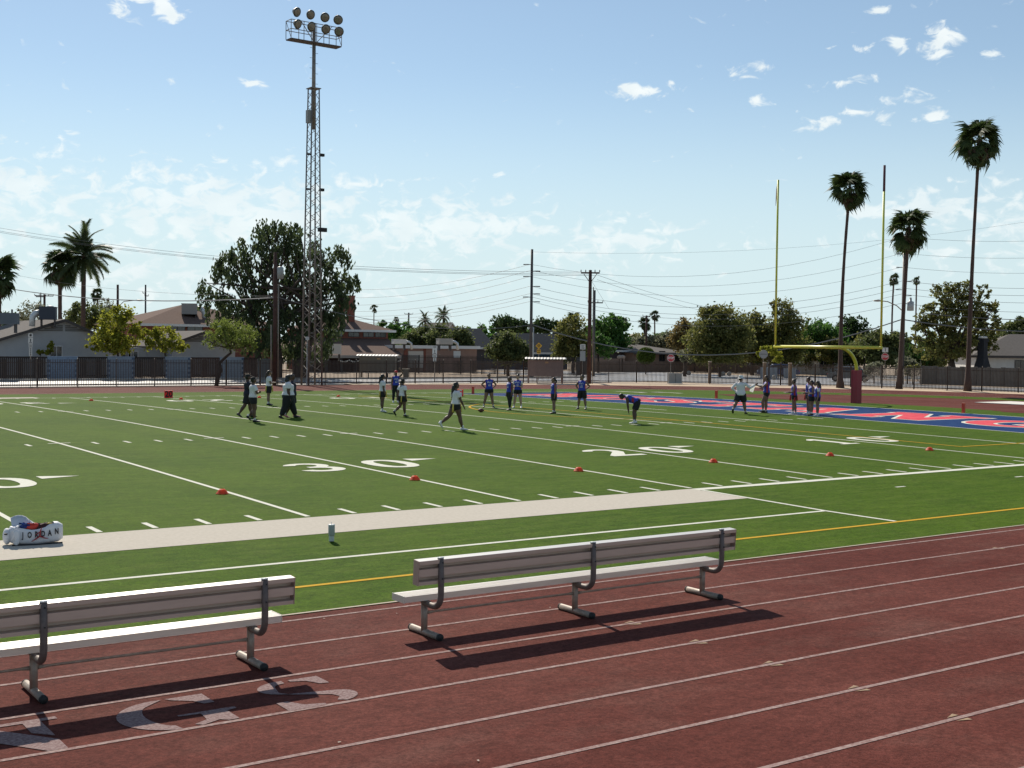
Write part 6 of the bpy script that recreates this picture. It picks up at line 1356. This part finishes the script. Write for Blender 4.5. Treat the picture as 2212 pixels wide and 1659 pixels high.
for lb, ub, D, ut, vt, rp, n, nd, w0, w1, kd in (
    ('small distant palm right of the brick house', 808, 240, 808, 665, 9, 16, 10, 2.5, 2, 'fan'), ('tiny palm among the trees right of the brick house', 856, 230, 856, 690, 8, 16, 4, 3, 2.5, 'fan'),
    ('date palm left of the grey-roofed gable house, lower one', 920, 190, 918, 690, 20, 20, 0, 4, 4, 'date'), ('date palm above the grey-roofed gable house, higher one', 958, 190, 958, 682, 23, 22, 0, 4, 4, 'date'), ('tiny palm tuft left of the slate roof', 1040, 210, 1040, 708, 12, 14, 0, 3, 3, 'date'),
    ('fan palm behind the brown-green tree left of the crossarm pole', 1240, 185, 1240, 688, 18, 20, 6, 5, 5, 'fan'), ('fan palm top behind the bright green tree', 1344, 195, 1344, 696, 14, 18, 4, 5, 5, 'fan'), ('thick-skirted fan palm left of the taller thin one', 1393, 185, 1393, 697, 17, 22, 26, 9, 6, 'fan'), ('thin fan palm right of the thick-skirted one', 1414, 195, 1414, 680, 13, 20, 12, 3, 3, 'fan'),
    ('far thin palm above the stop sign, left of the black pole', 1928, 240, 1931, 602, 13, 18, 4, 4, 3.5, 'fan'), ('far thin palm right of the black pole', 1977, 240, 1980, 606, 10, 18, 4, 4, 3, 'fan'), ('small yellowish palm left of the far wooden pole', 212, 200, 211, 633, 15, 18, 8, 4, 3.5, 'fan')):
    palm_px(lb, ub, D, ut, vt, rp, n, nd, w0, w1, int(ub), flare=0, kind=kd, group=SMP, lo=-1.3, **({'fs': rp * D * KP / 3.3} if kd == 'date' else {}))

# ------------------------------------------------------------------ poles and wires
M_wood = mat('pole_wood', (.075, .034, .026), .85, var=.25, scale=3); M_pst = mat('pole_steel', (.050, .046, .046), .5); M_ins = mat('insulator', (.10, .09, .09), .4); M_can = mat('transformer_grey', (.34, .36, .36), .45)
M_wire = mat('wire_black', (.13, .135, .14), .6)
def pole(label, ub, D, vt, w0, w1, m, arms=(), cat='utility pole', name='utility_pole', group='utility poles'):
    b = gat(ub, D); t = thing(name, label, cat, b, facecam(b), group); H_ = hgt(ub, vt, D) + .1
    s = MB(); s.tube([(0, 0, 0), (0, 0, H_)], [w0 * D * KP / 2, w1 * D * KP / 2], 10); s.build('pole', m, t, True)
    for (v, l, r) in arms:
        z = hgt(ub, v, D) + .1; s = MB(); s.box(-l * D * KP, r * D * KP, -.14, -.03, z - .06, z + .06); a = s.build('crossarm', m, t)
        s = MB(); n_ = max(1, int((l + r) / 9))
        for k_ in range(n_ + 1): x = -l * D * KP + (l + r) * D * KP * k_ / n_; s.lathe((x, -.085, z + .061), [(.035, 0), (.05, .06), (.03, .1), (.045, .16), (.02, .2)], 8)
        s.build('insulator', M_ins, a)
    return t, H_
t, H_ = pole('red-brown wooden pole with grey transformer and conduit, in front of the eucalyptus', 593, 93, 547, 10, 7, M_wood)
zc = hgt(593, 588, 93); s = MB(); s.lathe((.36, 0, zc - .45), [(.1, 0), (.24, .02), (.25, .8), (.2, .88), (.08, .92)], 14); s.build('transformer', M_can, t, True)
for xx, vv in ((.24, 612), (-.26, 700)): s = MB(); s.tube([(xx, -.05, 0), (xx, -.05, hgt(593, vv, 93))], .048, 8); s.build('conduit', M_galv, t, True)
s = MB()
for zz in (.1, .6): s.tube([(.0, -.05, H_ - zz), (.28, -.1, H_ - zz + .1)], .02, 5)
s.build('bracket', M_ins, t)
t, H_ = pole('tall thin dark steel pole with short side insulators, right of the flat building', 1146, 125, 540, 7.5, 5.5, M_pst)
for v, sg in ((571, -1), (585, 1), (597, -1), (618, 1), (634, 1), (641, -1), (651, 1)):
    z = hgt(1146, v, 125); s = MB(); s.tube([(0, 0, z), (sg * .45, -.05, z + .02), (sg * .85, -.05, z)], [.03, .05, .06], 6); s.build('insulator', M_ins, t)
s = MB(); s.tube([(.22, -.1, 0), (.22, -.1, hgt(1146, 705, 125))], .07, 8); s.build('conduit', mat('conduit_pale', (.42, .42, .40), .6), t, True)
t, H_ = pole('dark wooden pole with one crossarm at the fence, right of the rosy shelter', 1272, 106, 585, 10, 7, M_wood, ((591, 20, 20),)); s = MB(); z = hgt(1272, 591, 106)
for sg in (-1, 1): s.tube([(sg * .55, -.08, z), (0, -.15, z - .75)], .03, 5)
s.build('brace', M_wood, t)
s = MB(); s.tube([(.28, 0, 0), (.28, 0, 8.2)], .05, 6); s.build('riser', M_galv, t, True)
pole('thinner dark pole with double crossarm just behind the wooden crossarm pole', 1282, 135, 628, 6, 5, M_pst, ((655, 14, 18),))
t, H_ = pole('black pole with transformer behind the shortest right palm', 1948, 116, 545, 9.5, 7, M_pst)
z = hgt(1962, 660, 116); s = MB(); s.lathe((.62, 0, z - .45), [(.1, 0), (.3, .02), (.3, .85), (.12, .9), (.1, 1.2), (.03, 1.25)], 12); s.build('transformer', M_can, t, True)
s = MB(); z = hgt(1948, 665, 116); s.tube([(0, 0, z - .3), (-.6, -.1, z + .25), (-1.4, -.15, z + .62), (-2.2, -.2, z + .72)], .05, 6); la = s.build('lamp_arm', M_galv, t, True); s = MB(); s.ball((-2.3, -.2, z + .7), (.42, .12, .09), 10, 6); s.build('lamp_head', M_galv, la, True)
for v, sg in ((512, -1), (547, 1), (577, -1), (607, 1), (625, -1), (638, 1), (655, 1)):
    zz = hgt(1948, max(v, 548), 116); s = MB(); s.tube([(0, 0, zz), (sg * .7, -.05, zz + .02)], [.03, .05], 6); s.build('insulator', M_ins, t)
pole('far double wooden pole with transformers at the left', 96, 170, 637, 6, 5, M_wood, ((640, 20, 18),)); pole('thin companion pole left of the far transformer pole', 88, 172, 633, 3, 2.5, M_pst, ((642, 10, 10),))
q = at(96, 671, 169.5)
t = thing('transformer_pair', 'pair of grey transformers hung on the far double pole', 'transformer', q); s = MB(); s.lathe((-.75, 0, -.7), [(.3, 0), (.48, .05), (.48, 1.4), (.2, 1.5)], 12); s.build('tank', M_can, t, True); s = MB(); s.lathe((.75, 0, -.8), [(.3, 0), (.5, .05), (.5, 1.4), (.2, 1.5)], 12); s.build('tank', M_can, t, True); s = MB(); s.box(-.8, .8, -.05, .05, -.1, 0); s.build('hanger', M_ins, t)
t, H_ = pole('wooden pole with street lamp arm behind the yellow-green tree', 254, 150, 616, 6, 5, M_wood); s = MB(); z = hgt(254, 652, 150); s.tube([(0, 0, z - .6), (.7, -.1, z + .1), (2.2, -.1, z + .3)], .05, 6); la = s.build('lamp_arm', M_galv, t, True); s = MB(); s.ball((2.5, -.1, z + .28), (.45, .14, .1), 10, 6); s.build('lamp_head', M_galv, la, True)
pole('slim grey steel pole left of the brown hipped roof', 314, 190, 616, 4.5, 3.5, M_pst, ((640, 2, 6), (634, 6, 1)))
pole('small distant pole with a short crossarm right of the brick house', 882, 240, 676, 4, 3.5, M_pst, ((679, 9, 9),)); pole('small distant pole top above the massive olive tree', 1541, 200, 659, 5, 5, M_wood, ((664, 9, 9),)); pole('short distant pole left of the fan palm at the left edge', 26, 190, 669, 4, 4, M_pst); pole('distant pole in front of the thick-skirted palm', 1395, 178, 682, 4, 4, M_wood, ((684, 8, 8),)); pole('far steel pole beside the small yellowish palm', 203, 200, 634, 3, 3, M_pst); pole('distant pole with one-sided arm right of the leaning palm', 1838, 180, 694, 4, 4, M_wood, ((697, 1, 14),))
WI = 0
def wire(label, pts, r=.016, sag=0.0, group='overhead wires'):
    "pts: (u, v, D) hung points, sag in metres between them"
    P_ = [at(*p) for p in pts]; t = thing('overhead_wire', label, 'power line', P_[0], 0, group); s = MB(); Q = []
    for a, b in zip(P_[:-1], P_[1:]):
        for k_ in range(14): f = k_ / 14; Q.append(a.lerp(b, f) - Vector((0, 0, sag * 4 * f * (1 - f))) - P_[0])
    Q.append(P_[-1] - P_[0]); s.tube(Q, r, 4); s.build('cable', M_wire, t)
PW = [(571, 512, 503, 605), (584, 547, 541, 624), (597, 577, 576, 641), (618, 607, 611, 652), (634, 622, 627, 660), (641, 635, 645, 667), (651, 655, 665, 672)]
ORD = ('topmost', 'second from top', 'third from top', 'fourth from top', 'fifth from top', 'sixth from top', 'lowest')
for (vp, vr, ve, vl), od in zip(PW, ORD):
    wire('wire strung right from the thin steel pole to the black palm pole, %s' % od, [(1146, vp, 124.8), (1948, vr, 116)], .011 if vp < 600 else .014, 2.3)
    wire('wire running from the black palm pole to the right edge, %s' % od, [(1948, vr, 116), (2420, ve + 4, 112)], .011 if vp < 600 else .014, .5)
    wire('wire strung left from the thin steel pole behind the eucalyptus, %s' % od, [(1146, vp, 125.2), (640, vl + 8, 185)], .016, 1.6)
wire('faint high wire on the tip of the thin steel pole, rising right', [(1146, 544, 125), (2400, 448, 125)], .008, 1.6)
for k_, (v0, v1, v2, od) in enumerate(((488, 540, 588, 'upper'), (495, 548, 592, 'middle'), (498, 551, 595, 'lower'))):
    wire('long wire from the left edge to the wooden crossarm pole, %s of three' % od, [(-60, v0 - 6, 135), (1256 + 16 * k_, v2, 106)], .014, 1.3)
wire('thin single wire passing behind the two left palms', [(-40, 578, 150), (593, 640, 93)], .010, .8)
wire('thick black cable crossing low behind the left palms to the red-brown pole', [(-40, 612, 140), (593, 643, 93)], .04, .9)
wire('thick black cable from the red-brown pole towards the tan corner wall', [(593, 640, 93), (1146, 702, 124.5)], .022, 1.2)
wire('thick sagging cable from the thin steel pole to the black palm pole', [(1146, 700, 125), (1948, 690, 116)], .05, 3.2)
wire('thick cable from the black palm pole to the right edge', [(1948, 690, 116), (2420, 716, 112)], .05, .5)
wire('pair of low service wires crossing the big right tree', [(1990, 676, 116), (2420, 692, 112)], .03, .3)
wire('guy wire slanting down right from the wooden crossarm pole', [(1276, 604, 106), (1316, 668, 130)], .012)
for v, od in ((594, 'upper'), (604, 'lower')): wire('%s wire slanting right from the crossarm pole towards the far olive trees' % od, [(1290, v, 106), (1620, v + 82, 190)], .014, .6)

# ------------------------------------------------------------------ parked cars beyond the fence
def car(label, u, D, rz, paint):
    q = gat(u, D); t = thing('parked_car', label, 'car', q, rz, 'parked cars beyond the fence')
    s = MB(); prof = [(-2.2, .35), (-2.25, .62), (-2.1, .86), (-1.25, .95), (1.3, .93), (2.05, .84), (2.22, .6), (2.2, .33)]
    s.prism(prof, 1.72, Matrix(((1, 0, 0, 0), (0, 0, 1, -.86), (0, 1, 0, 0), (0, 0, 0, 1)))); s.build('body', paint, t)
    s = MB(); s.rings([(Vector((x, 0, z)), w, l, Vector((0, 1, 0)), Vector((1, 0, 0))) for x, z, w, l in ((.0, .94, .82, 1.62), (-.1, 1.2, .74, 1.3), (-.18, 1.42, .66, .98), (-.2, 1.46, .5, .8))], 12); s.build('cabin_glass', M_glass, t, True)
    s = MB(); s.rings([(Vector((-.2, 0, z)), w, l, Vector((0, 1, 0)), Vector((1, 0, 0))) for z, w, l in ((1.40, .70, 1.02), (1.47, .66, .95), (1.50, .45, .6))], 12); s.build('roof', paint, t, True)
    for x in (-1.4, 1.35):
        for y in (-.82, .82): s = MB(); s.tube([(x, y - .1, .33), (x, y + .1, .33)], .33, 14); w_ = s.build('wheel', M_rub, t, True); s = MB(); s.tube([(x, y - .11, .33), (x, y + .11, .33)], .19, 10); s.build('rim', M_galv, w_)
    for y in (-.62, .62): s = MB(); s.box(2.18, 2.235, y - .18, y + .18, .62, .76); s.build('headlight', mat('lamp_clear', (.7, .7, .68), .2), t); s = MB(); s.box(-2.26, -2.2, y - .18, y + .18, .66, .8); s.build('tail_light', M_signr, t)
    return t
car('dark blue car parked by the brown house behind the gate piers', 1680, 138, R(165), mat('blue_paint', (.02, .05, .16), .25, spec=.7)); car('dark grey car with bright bonnet behind the red goal pad', 1838, 124, R(-55), mat('grey_paint', (.10, .105, .11), .22, spec=.8))
q = gat(1690, 131); t = thing('panel_gate', 'grey sheet-metal yard gate in front of the dark blue car', 'gate', q, facecam(q)); s = MB(); s.box(-2.3, -.5, -.03, .03, .1, 1.2); s.build('panel', mat('gate_grey', (.30, .32, .34), .6), t); s = MB(); s.box(.1, 1.4, -.03, .03, .1, 1.15); s.build('panel', mat('gate_grey', (.30, .32, .34), .6), t)
for x in (-2.4, -.4, 0, 1.5): s = MB(); s.box(x - .05, x + .05, -.05, .05, 0, 1.3); s.build('post', M_trim, t)
# stones along the garden edge and scraps on the ground
for i, (u, D) in enumerate(((1478, 148), (1488, 148), (1562, 146), (1575, 146), (1672, 130))):
    q = gat(u, D); t = thing('garden_stone', ('pale stone at the foot of the tan house, left of two', 'pale stone at the foot of the tan house, right of two', 'pale stone under the massive olive, left of two', 'pale stone under the massive olive, right of two', 'round pale boulder beside the leftmost panel gate post')[i], 'stone', q, i, 'pale garden stones'); s = MB(); s.ball((0, 0, .18), (.3, .25, .28), 8, 6); s.build('stone', mat('pale_stone', (.42, .38, .33), .9, var=.1), t, True)
rr = random.Random(9); sm = MB(); sm.quad((-.014, -.006, .0), (.012, -.009, .004), (.015, .006, .002), (-.009, .009, .004)); me = sm.mesh('scrap'); me.materials.append(mat('leaf_scrap', (.46, .38, .30), .8))
for i, (u, v, lb) in enumerate(((733, 1603, 'pale dry leaf on the red track left of centre at the bottom'), (1033, 1643, 'pale dry leaf at the bottom edge of the track'), (858, 1325, 'pale scrap on the track left of the whole bench'), (1188, 1312, 'pale scrap on the track in front of the whole bench middle leg'), (700, 1336, 'pale scrap on the track right of the cut bench'), (1740, 1290, 'pale scrap on the track right of the whole bench'))):
    d = at(u, v, 1) - CAM; q = CAM + d * ((-.052 - CAM.z) / d.z); o = link('dry_leaf', me, None, None, q, i * 1.3); tag(o, lb, 'leaf', 'dry scraps on the track')
